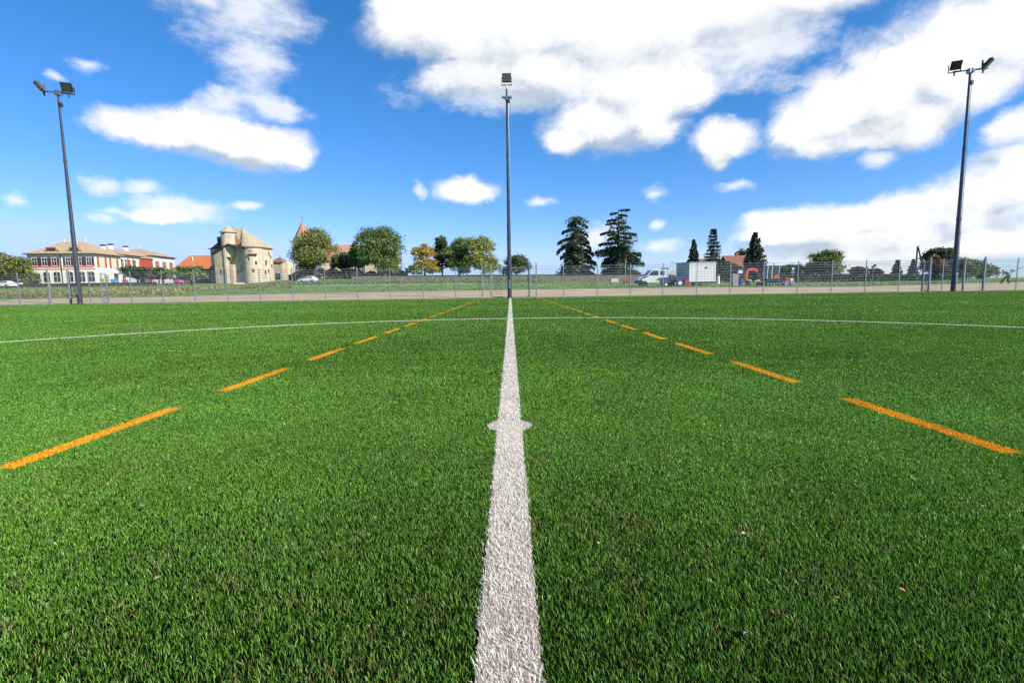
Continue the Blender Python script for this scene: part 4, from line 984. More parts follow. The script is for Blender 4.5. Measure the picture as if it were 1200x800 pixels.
# --- blue tractor
TYY = 61.5; ts = TYY/F; tx0 = at(787, 330, TYY).x; tr_ = empty('tractor', (tx0, TYY, tz(tx0, TYY)), 0, 'small blue tractor with white wheel rims in front of the white van', 'tractor')
def tX(px): return (px-787)*ts
MB().prism([(tX(773.5), .55), (tX(773.5), 1.0), (tX(775), 1.12), (tX(782.5), 1.15), (tX(783), .55)], -.36, .36).build('bonnet', M['tractor_blue'], tr_, bevel=.05)
MB().box(tX(783)+.02, tX(793), -.3, .3, .5, .85).build('chassis', M['black'], tr_)
for y0_, y1_ in ((-.75, -.4), (.4, .75)): MB().prism([(tX(789.5), .62), (tX(790.5), 1.05), (tX(793), 1.18), (tX(797.5), 1.12), (tX(799), .75)], y0_, y1_).build('mudguard', M['tractor_blue'], tr_)
MB().box(tX(784), tX(790), -.38, .38, .851, .95).build('foot_plate', M['tractor_blue'], tr_)
MB().box(tX(791), tX(794), -.25, .25, .95, 1.1).box(tX(794), tX(795), -.25, .25, 1.0, 1.5).build('seat', M['black'], tr_)
MB().tube([(tX(784), 0, 1.1), (tX(786.5), 0, 1.4)], .03).cyl((tX(786.5), 0, 1.4), (tX(786.8), 0, 1.44), .2, n=14).build('steering_wheel', M['black'], tr_)
MB().tube([(tX(796), -.4, 1.0), (tX(797), -.4, 1.95), (tX(797), .4, 1.95), (tX(796), .4, 1.0)], .035).build('roll_bar', M['black'], tr_)
for y in (-.55, .55):
    wheel(tr_, tX(778.7), y, .27, .27, .2, M['white_paint'], 'front_wheel'); wheel(tr_, tX(794.7), y*1.05, .43, .43, .3, M['white_paint'], 'rear_wheel')
im = MB().box(tX(800.5), tX(808), -.7, .7, .2, .62).prism([(tX(801), .62), (tX(803), .95), (tX(805), .62)], -.5, .5).build('mower_deck', M['red'], tr_)
MB().tube([(tX(797), -.3, .6), (tX(802), -.3, .7)], .04).tube([(tX(797), .3, .6), (tX(802), .3, .7)], .04).tube([(tX(798), 0, 1.75), (tX(806), 0, 1.35)], .05).build('linkage', M['black'], tr_)
# --- site cabin
CY_ = 67.; cs = CY_/F; c0 = at(807.8, 330, CY_); cab = empty('site_cabin', (c0.x, CY_, tz(c0.x, CY_)), R(0), 'white ribbed site cabin on wheels with its end wall coloured as in shade', 'site cabin')
cw = 30.3*cs; cz0 = at(820, 330, CY_).z-cab.location.z; cz1 = at(820, 306.8, CY_).z-cab.location.z
MB().box(.01, cw, .0, 2.3, cz0, cz1-.12).build('front_wall', M['cabin_white'], cab)
MB().add([(0, -.005, cz0), (0, -.005, cz1-.1), (-1.02, 2.3, cz1-.1), (-1.02, 2.3, cz0), (.008, 2.3, cz0), (.008, 2.3, cz1-.1), (.008, -.005, cz0), (.008, -.005, cz1-.1)], [(0, 1, 2, 3), (3, 2, 5, 4), (1, 7, 5, 2), (0, 3, 4, 6)]).build('end_wall', M['cabin_grey'], cab)  # shade of this side is put into the grey-blue colour
MB().prism([(-1.1, 2.4), (-.05, -.08), (cw+.06, -.08), (cw+.06, 2.4)], cz1-.1, cz1, 'z').build('roof', M['cabin_grey'], cab)
MB().box(-.03, .12, -.03, -.006, cz0, cz1-.12).box(cw-.12, cw+.03, -.03, -.002, cz0, cz1-.12).box(.12, cw-.12, -.03, -.002, cz1-.36, cz1-.12).build('corner_trim', M['white_paint'], cab)
MB().cyl((cw*.63, -.045, cz1-.78), (cw*.63, -.003, cz1-.78), .13, n=16).build('round_badge', M['black'], cab)
MB().box(0, cw, .1, 2.2, cz0-.16, cz0-.003).build('chassis', M['black'], cab)
for y in (.25, 2.05):
    for x in (cw*.28, cw*.42): wheel(cab, x, y, .33, .33, .2, M['galv'])
MB().tube([(-1.0, 1.1, cz0-.1), (-2.0, 1.1, .45)], .05).cyl((-1.9, 1.1, 0), (-1.9, 1.1, .5), .05, n=6).build('drawbar', M['black'], cab)
MB().cyl((cw-.5, .3, 0), (cw-.5, .3, cz0-.16), .05, n=6).cyl((cw-.5, 2.0, 0), (cw-.5, 2.0, cz0-.16), .05, n=6).build('leg', M['galv'], cab)
# --- excavator
EY = 63.; es = EY/F; e0 = at(903, 330, EY).x; ex = empty('excavator', (e0, EY, tz(e0, EY)), 0, 'small orange excavator with its arm bent down to the left', 'excavator')
def eX(px): return (px-903)*es
def eZ(py): return at(895, py, EY).z-ex.location.z
for y in (-.62, .62):
    tk = [(eX(894), .25), (eX(895.5), .05), (eX(912), .05), (eX(914), .25), (eX(912.5), .48), (eX(895.5), .48)]
    t_ = MB().prism(tk, y-.16, y+.16).build('track', M['rubber'], ex, bevel=.04)
    for i in range(5): MB().cyl((eX(896.5)+i*.38, y-.17, .26), (eX(896.5)+i*.38, y+.17, .26), .13, n=10).build('roller', M['galv'], t_)
MB().box(eX(899), eX(909), -.45, .45, .3, .55).build('undercarriage', M['black'], ex)
MB().box(eX(890), eX(893), -.8, .8, .06, .5).box(eX(893), eX(898), -.6, -.5, .2, .32).box(eX(893), eX(898), .5, .6, .2, .32).build('dozer_blade', M['black'], ex)
ub = MB().prism([(eX(895), .57), (eX(895), .85), (eX(904), .95), (eX(912), .95), (eX(914), .57)], -.75, .75).build('upper_body', M['black'], ex, bevel=.03)
MB().prism([(eX(902.5), .96), (eX(905.5), eZ(322)), (eX(908), eZ(322.2)), (eX(910.5), .96)], -.72, .72).build('engine_cover', M['digger_orange'], ub)
z0, z1 = eZ(327), eZ(311.6)
cb = MB().prism([(eX(895), z0), (eX(896), z1-.05), (eX(909), z1-.05), (eX(908.4), z0+.5), (eX(904), z0)], -.7, .25).build('cab', M['cab_glass'], ex)
f = MB()
for p, q in (((895, z0), (896, z1)), ((900.5, z0), (900.8, z1)), ((908.6, z0+.4), (909.2, z1))):
    for y in (-.72, .27): f.cyl((eX(p[0]), y, p[1]), (eX(q[0]), y, q[1]), .045, n=5)
f.box(eX(894.8), eX(910), -.78, .33, z1, z1+.09); f.build('cab_frame', M['white_paint'], ex)
MB().cyl((eX(905), -.2, z1+.09), (eX(905), -.2, z1+.28), .07, n=8).build('beacon', M['black'], ex)
def arm(pts, w, t, name, mat):
    b = MB()
    for (x0, z0_, h0), (x1, z1_, h1) in zip(pts[:-1], pts[1:]):
        d = Vector((x1-x0, z1_-z0_)); nrm = Vector((-d.y, d.x)).normalized()
        b.prism([(x0+nrm.x*h0, z0_+nrm.y*h0), (x0-nrm.x*h0, z0_-nrm.y*h0), (x1-nrm.x*h1, z1_-nrm.y*h1), (x1+nrm.x*h1, z1_+nrm.y*h1)], -w/2, w/2)
    return b.build(name, mat, ex)
arm([(eX(892.5), eZ(328), .12), (eX(890), eZ(324), .14), (eX(887), eZ(317.8), .15), (eX(884.5), eZ(315.6), .16), (eX(881), eZ(315.2), .16), (eX(877), eZ(316), .12)], .2, 0, 'boom', M['digger_orange'])
arm([(eX(877.5), eZ(315), .12), (eX(875.6), eZ(316.5), .13), (eX(875), eZ(322), .12), (eX(874.8), eZ(328.5), .08)], .18, 0, 'dipper_arm', M['digger_orange'])
MB().tube([(eX(886), -.03, eZ(318.6)), (eX(889), -.03, eZ(326))], [.05, .03]).tube([(eX(883), 0, eZ(313.7)), (eX(877.5), 0, eZ(314.2))], [.05, .03]).build('hydraulic_ram', M['galv'], ex)
MB().prism([(eX(873.5), eZ(328.5)), (eX(876), eZ(328.3)), (eX(878.5), eZ(331)), (eX(877.5), eZ(334)), (eX(874.5), eZ(334.6)), (eX(875.5), eZ(331.5))], -.3, .3).build('bucket', M['black'], ex)
# --- red and white roller behind excavator
a = at(923.5, 330, 64); rl = empty('plate_roller', (a.x, 64, tz(a.x, 64)), 0, 'small red and white roller standing right of the excavator', 'roller')
MB().cyl((-.35, -.4, .32), (-.35, .4, .32), .32, n=16).cyl((.4, -.4, .32), (.4, .4, .32), .32, n=16).build('drum', M['galv'], rl)
MB().prism([(-.5, .5), (-.45, .95), (.1, 1.05), (.15, .5)], -.35, .35).build('body', M['red'], rl, bevel=.03); MB().prism([(.16, .55), (.16, .95), (.5, .85), (.5, .55)], -.33, .33).build('engine_cover', M['white_paint'], rl)
MB().tube([(-.4, 0, .9), (-1.0, 0, 1.05), (-1.3, 0, .95)], .05).build('handle', M['black'], rl)
# --- bits around the arm
a = at(867.5, 331, 66); g_ = tz(a.x, 66); bt = empty('blue_barrel', (a.x, 66, g_), 0, 'blue barrel standing left of the excavator arm', 'barrel')
MB().cyl((0, 0, 0), (0, 0, .98), .30, n=16).cyl((0, 0, .3), (0, 0, .34), .32, n=16).cyl((0, 0, .64), (0, 0, .68), .32, n=16).build('drum', M['blue_cloth'], bt); MB().cyl((0, 0, .981), (0, 0, 1.02), .31, n=16).build('lid', M['black'], bt)
a = at(861, 331, 66); cr_ = empty('crate_stack', (a.x, 66, tz(a.x, 66)), 0, 'dull beige crate standing left of the blue barrel', 'crate')
for i in range(5): MB().box(-.35, .35, -.32, -.28, .02+i*.3, .27+i*.3).box(-.35, .35, .28, .32, .02+i*.3, .27+i*.3).build('slat', M['concrete'], cr_)
for x in (-.32, .32): MB().box(x-.04, x+.04, -.27, .27, 0, 1.5).build('corner_post', M['concrete'], cr_)
MB().box(-.36, .36, -.3, .3, 1.51, 1.56).build('lid', M['concrete'], cr_)
a = at(867.8, 317, 68); sg_ = empty('white_notice', (a.x, 68, tz(a.x, 68)), 0, 'small pale notice board above the blue barrel', 'sign')
zt = a.z-sg_.location.z; MB().box(-.3, .3, -.02, .0, zt-.35, zt+.05).build('board', M['white_paint'], sg_); MB().cyl((0, .03, 0), (0, .03, zt), .025, n=6).build('post', M['galv'], sg_)
a = at(841.5, 331, 71); ow = empty('gas_bottle', (a.x, 71, tz(a.x, 71)), 0, 'white gas bottle with an orange top beside the right end of the site cabin', 'gas bottle')
MB().cyl((0, 0, 0), (0, 0, .12), .2, .22, 14).cyl((0, 0, .12), (0, 0, 1.0), .22, .22, 14).cyl((0, 0, 1.0), (0, 0, 1.15), .22, .12, 14).build('body', M['white_paint'], ow); MB().cyl((0, 0, 1.15), (0, 0, 1.45), .16, .14, 10).build('cap', M['digger_orange'], ow)

# ------------------------------------------------------------------ signs, posts
def post_thing(name, px, ytop, Y, r, lab, cat, mat=None):
    a = at(px, ytop, Y); g_ = tz(a.x, Y); ro = empty(name, (a.x, Y, g_), 0, lab, cat); h = a.z-g_
    MB().cyl((0, 0, -.1), (0, 0, h), r, r*.85, 8).build('post', mat or M['galv'], ro); return ro, h
ro, h = post_thing('round_sign', 317.3, 324.5, 92, .05, 'round white sign on a post in front of the castle house', 'sign')
MB().cyl((0, -.10, h+.15), (0, -.055, h+.15), .36, n=20).build('disc', M['white_paint'], ro)
ro, h = post_thing('round_sign', 929, 318.8, 72, .04, 'round blue road sign on a thin post between the excavator and the round tree', 'sign')
MB().cyl((0, -.08, h-.02), (0, -.045, h-.02), .27, n=20).build('disc', M['sign_blue'], ro); MB().box(-.14, .14, -.08, -.045, h+.34, h+.6).build('plate', M['white_paint'], ro)
ro, h = post_thing('street_lamp', 793.5, 309, 112, .07, 'thin street lamp behind the blue tractor', 'street lamp')
MB().tube([(0, 0, h), (-.8, 0, h+.25)], .05).box(-1.5, -.7, -.12, .12, h+.2, h+.32).build('lamp_head', M['galv'], ro)
ro, h = post_thing('lamp_post', 1023.5, 312.5, 76, .045, 'small lamp post with a tilted lamp above the low hedge', 'lamp')
MB(Matrix.Translation((.15, 0, h)) @ Matrix.Rotation(R(-40), 4, 'Y')).box(-.3, .3, -.2, .2, 0, .2).build('lamp_head', M['lamp_body'], ro)
ro, h = post_thing('bollard_post', 733, 304.5, 60, .06, 'plain grey post left of the white van nose', 'post')
MB().box(-.09, .09, -.09, .09, h, h+.06).build('cap', M['galv'], ro)
ro, h = post_thing('utility_pole', 1075.2, 289, 82, .13, 'leaning wooden utility pole with a strut near the small conifers', 'utility pole', M['dark_wood'])
MB().cyl((.15, 0, h-.15), (.9, 0, h*.5), .11, .12, 7).build('strut', M['dark_wood'], ro); MB().cyl((-.12, -.02, h-.2), (.2, -.02, h+.2), .06, n=6).build('insulator', M['black'], ro)
a = at(720.5, 326.4, 88); g_ = tz(a.x, 88); ro = empty('sign_board', (a.x, 88, g_), 0, 'cream sign board standing against the stone wall left of the white van', 'sign')
MB().box(-.65, .65, -.04, 0, a.z-g_-.62, a.z-g_).build('board', M['blind'], ro)
for x in (-.8, -.55, .55): MB().box(x-.05, x+.05, .003, .1, 0, a.z-g_).build('leg', M['dark_wood'], ro)
a = at(280.5, 331, 96); g_ = tz(a.x, 96); ro = empty('sign_board', (a.x, 96, g_), 0, 'long white board lying low in front of the castle house', 'sign')
MB().box(-1.0, 1.0, -.05, 0, .1, a.z-g_).build('board', M['white_paint'], ro)
for x in (-.7, .7): MB().box(x-.05, x+.05, .003, .1, 0, (a.z-g_)*.9).build('leg', M['galv'], ro)
a = at(733.5, 328.5, 78); g_ = tz(a.x, 78); ro = empty('red_box', (a.x, 78, g_), 0, 'small red machine on the grass left of the white van nose', 'machine')
MB().box(-.3, .3, -.25, .25, .15, .6).build('body', M['red'], ro, bevel=.03)
for x in (-.22, .22): MB().cyl((x, -.3, .13), (x, .3, .13), .13, n=10).build('wheel', M['rubber'], ro)
MB().tube([(.25, 0, .55), (.55, 0, .95)], .03).build('handle', M['black'], ro)

# ------------------------------------------------------------------ person
PY = 48.; pr = at(1178.5, 331.2, PY); gz = tz(pr.x, PY)
per = empty('person', (pr.x, PY, gz), 0, 'person in lilac grey top and dark trousers bending forward beyond the fence', 'person')
def skin_obj(name, verts, edges, radii, mat, parent, sub=2, root=0):
    me = bpy.data.meshes.new(name); me.from_pydata(verts, edges, []); o = link(name, me, mat, parent)
    sk = o.modifiers.new('skin', 'SKIN')
    for i, r_ in enumerate(radii):
        v = me.skin_vertices[0].data[i]; v.radius = (r_, r_) if not isinstance(r_, tuple) else r_; v.use_root = i == root
    s = o.modifiers.new('sub', 'SUBSURF'); s.levels = sub; s.render_levels = sub
    return o
# facing -x, bent at the hips
V_ = [(.22, 0, .80), (.12, 0, .93), (-.06, 0, 1.07), (-.17, 0, 1.14), (-.25, 0, 1.17), (-.33, 0, 1.17),        # pelvis..neck, head
      (.20, -.11, .76), (.02, -.13, .43), (.20, -.14, .07), (.06, -.14, .03),                                          # right leg to toe
      (.20, .11, .76), (-.14, .12, .44), (-.30, .14, .07), (-.44, .14, .03),                                        # left leg stepping forward
      (-.13, -.19, 1.10), (.08, -.27, .90), (-.14, -.20, .78),                                                        # right arm
      (-.13, .19, 1.10), (.0, .30, .86), (-.20, .18, .74)]
E_ = [(0, 1), (1, 2), (2, 3), (3, 4), (4, 5), (0, 6), (6, 7), (7, 8), (8, 9), (0, 10), (10, 11), (11, 12), (12, 13), (3, 14), (14, 15), (15, 16), (3, 17), (17, 18), (18, 19)]
R_ = [.14, .14, .16, .12, .055, .06, .095, .065, .042, .035, .095, .065, .042, .035, .06, .045, .032, .06, .045, .032]
body = skin_obj('body', V_, E_, R_, M['skin'], per)
skin_obj('shirt', [(.16, 0, .88), (.10, 0, .95), (-.06, 0, 1.07), (-.18, 0, 1.14), (-.13, -.2, 1.10), (.06, -.26, .93), (-.13, .2, 1.10), (.0, .29, .9)], [(0, 1), (1, 2), (2, 3), (3, 4), (4, 5), (3, 6), (6, 7)], [.16, .155, .175, .12, .075, .062, .075, .062], M['shirt'], per)
skin_obj('trousers', [(.22, 0, .80), (.16, 0, .88), (.20, -.11, .76), (.02, -.13, .43), (.19, -.14, .10), (.20, .11, .76), (-.14, .12, .44), (-.29, .14, .10)], [(0, 1), (0, 2), (2, 3), (3, 4), (0, 5), (5, 6), (6, 7)], [.16, .15, .115, .085, .07, .115, .085, .07], M['trousers'], per)
hd = skin_obj('head', [(-.30, 0, 1.22), (-.38, 0, 1.19), (-.43, 0, 1.14)], [(0, 1), (1, 2)], [.09, .10, .06], M['skin'], per)
skin_obj('hair', [(-.28, 0, 1.26), (-.37, 0, 1.26), (-.42, 0, 1.235)], [(0, 1), (1, 2)], [.085, .09, .05], M['hair'], hd)
for y in (-.14, .14):
    x = .06 if y < 0 else -.44
    MB().prism([(x-.04, 0), (x+.22, 0), (x+.22, .1), (x+.12, .11), (x-.02, .055)], y-.05, y+.05).build('shoe', M['black'], per, bevel=.015)
for sx, (hx, hy, hz) in ((-1, (-.14, -.20, .78)), (1, (-.20, .18, .74))):
    vv = [(hx, hy, hz), (hx-.05, hy, hz-.03)]; ee = [(0, 1)]; rr_ = [.03, .036]
    for k, (ln) in enumerate((.05, .06, .055, .042)):
        i = len(vv); yy = hy+(k-1.5)*.02; vv += [(hx-.09, yy, hz-.05), (hx-.09-ln*.4, yy, hz-.05-ln), ]; ee += [(1, i), (i, i+1)]; rr_ += [.009, .007]
    i = len(vv); vv += [(hx-.07, hy-sx*.045, hz+.0), (hx-.11, hy-sx*.04, hz-.02)]; ee += [(1, i), (i, i+1)]; rr_ += [.01, .008]
    skin_obj('hand', vv, ee, rr_, M['skin'], per, 1)
# the long tool held by the person
tl = empty('long_handled_tool', (pr.x, PY, gz), 0, 'long handled garden tool held by the bending person', 'garden tool')
MB().tube([(-.24, -.02, .70), (1.5, -.1, 1.62)], .022, 8).build('handle', M['dark_wood'], tl)
MB().tube([(.42, -.05, 1.05), (.34, -.05, 1.28), (.48, -.05, 1.36), (.62, -.05, 1.2), (.52, -.05, 1.10)], .04, 7).build('guard', M['black'], tl)

# ------------------------------------------------------------------ sky with clouds
SUN_AZ, SUN_EL = R(122), R(37)         # azimuth clockwise from +Y
wd = bpy.data.worlds.new('World'); SC.world = wd; wd.use_nodes = True
nt = wd.node_tree; nt.nodes.clear(); LK = nt.links.new
out = N(nt, 'ShaderNodeOutputWorld'); bg = N(nt, 'ShaderNodeBackground'); bg.inputs['Strength'].default_value = .13
sky = N(nt, 'ShaderNodeTexSky'); sky.sky_type = 'NISHITA'; sky.sun_disc = False
sky.sun_elevation = SUN_EL; sky.sun_rotation = SUN_AZ; sky.altitude = 450; sky.air_density = 1.0; sky.dust_density = .15; sky.ozone_density = 2.2
hs = N(nt, 'ShaderNodeHueSaturation'); hs.inputs['Saturation'].default_value = 1.25; hs.inputs['Value'].default_value = 1.0
LK(sky.outputs[0], hs.inputs['Color'])
tint = N(nt, 'ShaderNodeVectorMath', operation='MULTIPLY'); LK(hs.outputs[0], tint.inputs[0]); tint.inputs[1].default_value = (.60, .85, 1.04)
sx_ = N(nt, 'ShaderNodeSeparateXYZ'); LK(tint.outputs[0], sx_.inputs[0]); cx_ = N(nt, 'ShaderNodeCombineXYZ')
for i_, (p_, k_) in enumerate(((1.12, .97), (.86, 1.06), (1., 1.))):
    q_ = N(nt, 'ShaderNodeMath', operation='POWER'); q_.inputs[1].default_value = p_; LK(sx_.outputs[i_], q_.inputs[0])
    r_ = N(nt, 'ShaderNodeMath', operation='MULTIPLY'); r_.inputs[1].default_value = k_; LK(q_.outputs[0], r_.inputs[0])
    if i_ < 2:
        z_ = N(nt, 'ShaderNodeMath', operation='SMOOTH_MIN'); z_.inputs[1].default_value = (3.1, 4.4)[i_]; z_.inputs[2].default_value = .9; LK(r_.outputs[0], z_.inputs[0]); r_ = z_
    LK(r_.outputs[0], cx_.inputs[i_])
tc = N(nt, 'ShaderNodeTexCoord')
def dir2ae(px, py):
    d = ray(px, py).normalized(); return math.atan2(d.x, d.y), math.asin(d.z)
PUFF = [  # px, py, rx, ry of cloud cores
 (520, 25, 95, 66), (600, 30, 130, 84), (700, 30, 130, 98), (780, 20, 150, 95), (640, 85, 120, 48), (740, 95, 90, 60), (708, 140, 76, 44), (668, 164, 34, 20), (760, 128, 60, 44), (808, 104, 44, 34), (470, 20, 48, 54), (860, 0, 130, 52), (960, -15, 110, 40), (560, 92, 90, 34),
 (935, 152, 46, 36), (985, 130, 82, 56), (1050, 98, 92, 74), (1110, 66, 94, 80), (1190, 34, 95, 68), (1080, 140, 64, 36), (955, 172, 36, 18), (1150, 95, 64, 40), (1030, 150, 64, 30),
 (850, 164, 44, 30), (838, 188, 20, 13),
 (180, 154, 72, 26), (245, 158, 95, 36), (310, 170, 68, 34), (240, 146, 76, 20), (345, 182, 28, 18),
 (547, 226, 42, 18),
 (980, 262, 95, 24), (1060, 254, 95, 32), (1140, 240, 85, 44), (1200, 215, 64, 52), (920, 272, 64, 22), (1040, 285, 210, 28), (1200, 148, 46, 24), (900, 264, 36, 18), (1150, 285, 130, 34),
 (185, 252, 50, 9)]
SHADE = [(570, 100, 130, 34), (620, 118, 60, 22), (640, 60, 50, 14), (1120, 246, 70, 16), (1190, 270, 60, 12), (960, 292, 170, 16), (1080, 285, 120, 14), (250, 186, 110, 12), (1040, 150, 70, 18), (720, 172, 60, 12), (850, 186, 30, 10), (1195, 160, 40, 14), (1010, 268, 60, 10)]
WISP = [(285, 22, 85, 50), (300, 72, 60, 40), (262, 118, 44, 24), (320, 125, 44, 18), (240, 0, 60, 34), (100, 80, 34, 15), (115, 216, 26, 12), (172, 219, 34, 11), (215, 245, 70, 16), (20, 235, 26, 12), (120, 255, 30, 10), (70, 95, 22, 12), (130, 246, 28, 9),
 (1035, 187, 34, 16), (860, 220, 28, 10), (700, 275, 34, 24), (890, 60, 120, 55), (1140, 120, 60, 25), (590, 108, 150, 32), (1010, 300, 260, 24), (285, 240, 25, 8), (1180, 200, 60, 40), (880, 30, 120, 50), (494, 226, 10, 14), (765, 225, 18, 15), (632, 238, 20, 8), (773, 285, 34, 12), (768, 260, 10, 7)]
def field_group(name, blobs, k):
    g = bpy.data.node_groups.new(name, 'ShaderNodeTree')
    g.interface.new_socket('UV', in_out='INPUT', socket_type='NodeSocketVector'); g.interface.new_socket('D', in_out='OUTPUT', socket_type='NodeSocketFloat')
    gi = g.nodes.new('NodeGroupInput'); go = g.nodes.new('NodeGroupOutput'); prev = None
    for (px, py, rx, ry) in blobs:
        a, e = dir2ae(px, py)
        a1, e1 = dir2ae(px+rx, py); a0, e0_ = dir2ae(px-rx, py); a2, e2 = dir2ae(px, py-ry); a3, e3 = dir2ae(px, py+ry)
        s = g.nodes.new('ShaderNodeVectorMath'); s.operation = 'SUBTRACT'; s.inputs[1].default_value = (a, e, 0)
        mu = g.nodes.new('ShaderNodeVectorMath'); mu.operation = 'MULTIPLY'; mu.inputs[1].default_value = (2/abs(a1-a0), 2/abs(e2-e3), 0)
        ln = g.nodes.new('ShaderNodeVectorMath'); ln.operation = 'LENGTH'
        g.links.new(gi.outputs[0], s.inputs[0]); g.links.new(s.outputs[0], mu.inputs[0]); g.links.new(mu.outputs[0], ln.inputs[0])
        if prev is None: prev = ln.outputs['Value']
        else:
            mn = g.nodes.new('ShaderNodeMath'); mn.operation = 'SMOOTH_MIN'; mn.inputs[2].default_value = k
            g.links.new(prev, mn.inputs[0]); g.links.new(ln.outputs['Value'], mn.inputs[1]); prev = mn.outputs[0]
    sb = g.nodes.new('ShaderNodeMath'); sb.operation = 'SUBTRACT'; sb.inputs[0].default_value = 1.0
    g.links.new(prev, sb.inputs[1]); g.links.new(sb.outputs[0], go.inputs[0]); return g
GP = field_group('cumulus_field', PUFF, .22); GS = field_group('shade_field', SHADE, .4); GW = field_group('wisp_field', WISP, .3)
sp = N(nt, 'ShaderNodeSeparateXYZ'); LK(tc.outputs['Generated'], sp.inputs[0])
def mth(op, a, b_=None, c=None, clamp=False):
    n = N(nt, 'ShaderNodeMath', operation=op); n.use_clamp = clamp
    for i, v in enumerate((a, b_, c)):
        if v is None: continue
        if isinstance(v, (int, float)): n.inputs[i].default_value = v
        else: LK(v, n.inputs[i])
    return n.outputs[0]
az = mth('ARCTAN2', sp.outputs[0], sp.outputs[1]); el = mth('ARCSINE', sp.outputs[2])
uv = N(nt, 'ShaderNodeCombineXYZ'); LK(az, uv.inputs[0]); LK(el, uv.inputs[1])
def wnoise(scale, detail, rough, vec=None, st=(1, 1, 1.5)):
    mp = N(nt, 'ShaderNodeMapping'); mp.inputs['Scale'].default_value = st; LK(vec or tc.outputs['Generated'], mp.inputs[0])
    n = N(nt, 'ShaderNodeTexNoise'); n.inputs['Scale'].default_value = scale; n.inputs['Detail'].default_value = detail; n.inputs['Roughness'].default_value = rough
    LK(mp.outputs[0], n.inputs['Vector']); return n
def vmath(op, a, b_=None, scale=None):
    n = N(nt, 'ShaderNodeVectorMath', operation=op)
    for i, v in enumerate((a, b_)):
        if v is None: continue
        if isinstance(v, tuple): n.inputs[i].default_value = v
        else: LK(v, n.inputs[i])
    if scale is not None: n.inputs['Scale'].default_value = scale
    return n.outputs[0]
w1 = wnoise(5, 3, .55); w2 = wnoise(18, 4, .6)
off1 = vmath('SCALE', vmath('SUBTRACT', w1.outputs['Color'], (.5, .5, .5)), None, .034)
off2 = vmath('SCALE', vmath('SUBTRACT', w2.outputs['Color'], (.5, .5, .5)), None, .028)
uvw = vmath('ADD', vmath('ADD', uv.outputs[0], off1), off2)
def grp(g, vec):
    n = N(nt, 'ShaderNodeGroup'); n.node_tree = g; LK(vec, n.inputs[0]); return n.outputs[0]
def billow(vec, scale, detail=4.):
    mp = N(nt, 'ShaderNodeMapping'); mp.inputs['Scale'].default_value = (1, 1, 1.25); LK(vec, mp.inputs[0])
    n = N(nt, 'ShaderNodeTexVoronoi', feature='F1'); n.normalize = True
    n.inputs['Scale'].default_value = scale; n.inputs['Detail'].default_value = detail; n.inputs['Roughness'].default_value = .6; n.inputs['Lacunarity'].default_value = 2.2
    LK(mp.outputs[0], n.inputs['Vector']); return mth('SUBTRACT', 1., n.outputs['Distance'])
def sstep(x, a, c):
    n = N(nt, 'ShaderNodeMapRange', interpolation_type='SMOOTHSTEP'); n.inputs[1].default_value = a; n.inputs[2].default_value = c; LK(x, n.inputs[0]); return n.outputs[0]
G0 = vmath('ADD', tc.outputs['Generated'], vmath('SCALE', vmath('SUBTRACT', w2.outputs['Color'], (.5, .5, .5)), None, .05))
G1 = vmath('ADD', G0, (.020, -.004, .026))
def density(Dv, G):
    f = wnoise(10, 9, .6, G).outputs['Fac']; bl_ = billow(G, 17, 6.)
    a = mth('MULTIPLY_ADD', mth('SUBTRACT', f, .5), NK, mth('MULTIPLY', Dv, 1.3))
    return mth('MULTIPLY_ADD', mth('SUBTRACT', bl_, .72), BK, a)
NK, BK = 1.15, .95
dens = density(grp(GP, uvw), G0); dens2 = density(grp(GP, vmath('ADD', uvw, (.025, .04, 0))), G1)
alpha = sstep(dens, -.20, .62)
DW_ = grp(GW, uvw); fw = wnoise(9, 10, .66, None, (1, 1, 2.0)).outputs['Fac']
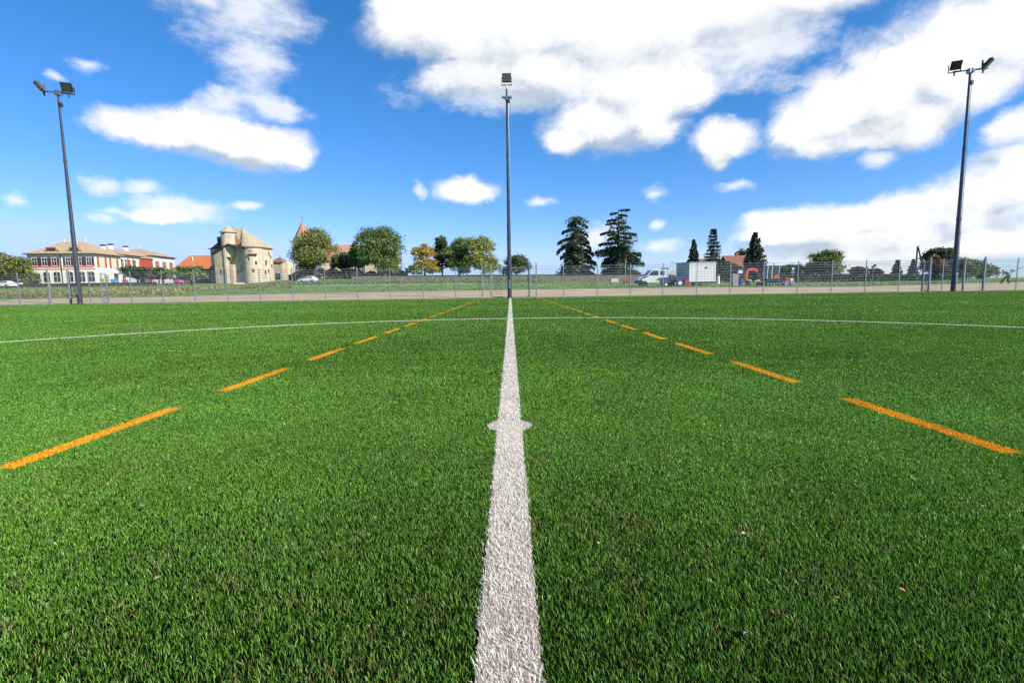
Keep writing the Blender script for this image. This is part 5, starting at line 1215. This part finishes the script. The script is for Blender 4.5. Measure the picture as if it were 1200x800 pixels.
aw_ = mth('MULTIPLY', sstep(mth('MULTIPLY_ADD', mth('SUBTRACT', fw, .5), 2.4, DW_), -.05, .95), .82)
lit = mth('MULTIPLY_ADD', mth('SUBTRACT', dens, dens2), .85, .78, True)
sf_ = mth('MULTIPLY_ADD', mth('SUBTRACT', wnoise(8, 6, .6).outputs['Fac'], .5), 1.4, grp(GS, uvw))
lit2 = mth('SUBTRACT', lit, mth('MULTIPLY', sstep(sf_, -.2, 1.1), .45), None, True)
cr_n = N(nt, 'ShaderNodeValToRGB'); e_ = cr_n.color_ramp.elements
e_[0].position, e_[0].color = 0.1, (3.0, 3.5, 4.1, 1); e_[1].position, e_[1].color = .85, (6.1, 6.1, 6.0, 1)
x_ = e_.new(.5); x_.color = (4.9, 5.15, 5.4, 1)
LK(lit2, cr_n.inputs[0])
m1 = N(nt, 'ShaderNodeMix', data_type='RGBA'); LK(aw_, m1.inputs[0]); LK(cx_.outputs[0], m1.inputs[6]); m1.inputs[7].default_value = (5.7, 5.85, 6.0, 1)
m2 = N(nt, 'ShaderNodeMix', data_type='RGBA'); LK(alpha, m2.inputs[0]); LK(m1.outputs[2], m2.inputs[6]); LK(cr_n.outputs[0], m2.inputs[7])
LK(m2.outputs[2], bg.inputs['Color']); LK(bg.outputs[0], out.inputs[0])
wd.cycles.sampling_method = 'MANUAL'; wd.cycles.sample_map_resolution = 512

sl = bpy.data.lights.new('sun', 'SUN'); sl.energy = 4.7; sl.angle = R(.5); sl.color = (1, .94, .84)
so = bpy.data.objects.new('sun', sl); COL.objects.link(so)
sd = Vector((math.sin(SUN_AZ)*math.cos(SUN_EL), math.cos(SUN_AZ)*math.cos(SUN_EL), math.sin(SUN_EL)))
so.rotation_euler = sd.to_track_quat('Z', 'Y').to_euler(); so.location = (30, -30, 60)

SC.view_settings.view_transform = 'Standard'; SC.view_settings.look = 'None'; SC.view_settings.exposure = 0.45; SC.view_settings.gamma = 1
SC.render.engine = 'CYCLES'; SC.cycles.max_bounces = 6; SC.cycles.transparent_max_bounces = 8; SC.cycles.use_denoising = False
SC.cycles.sample_clamp_indirect = 4
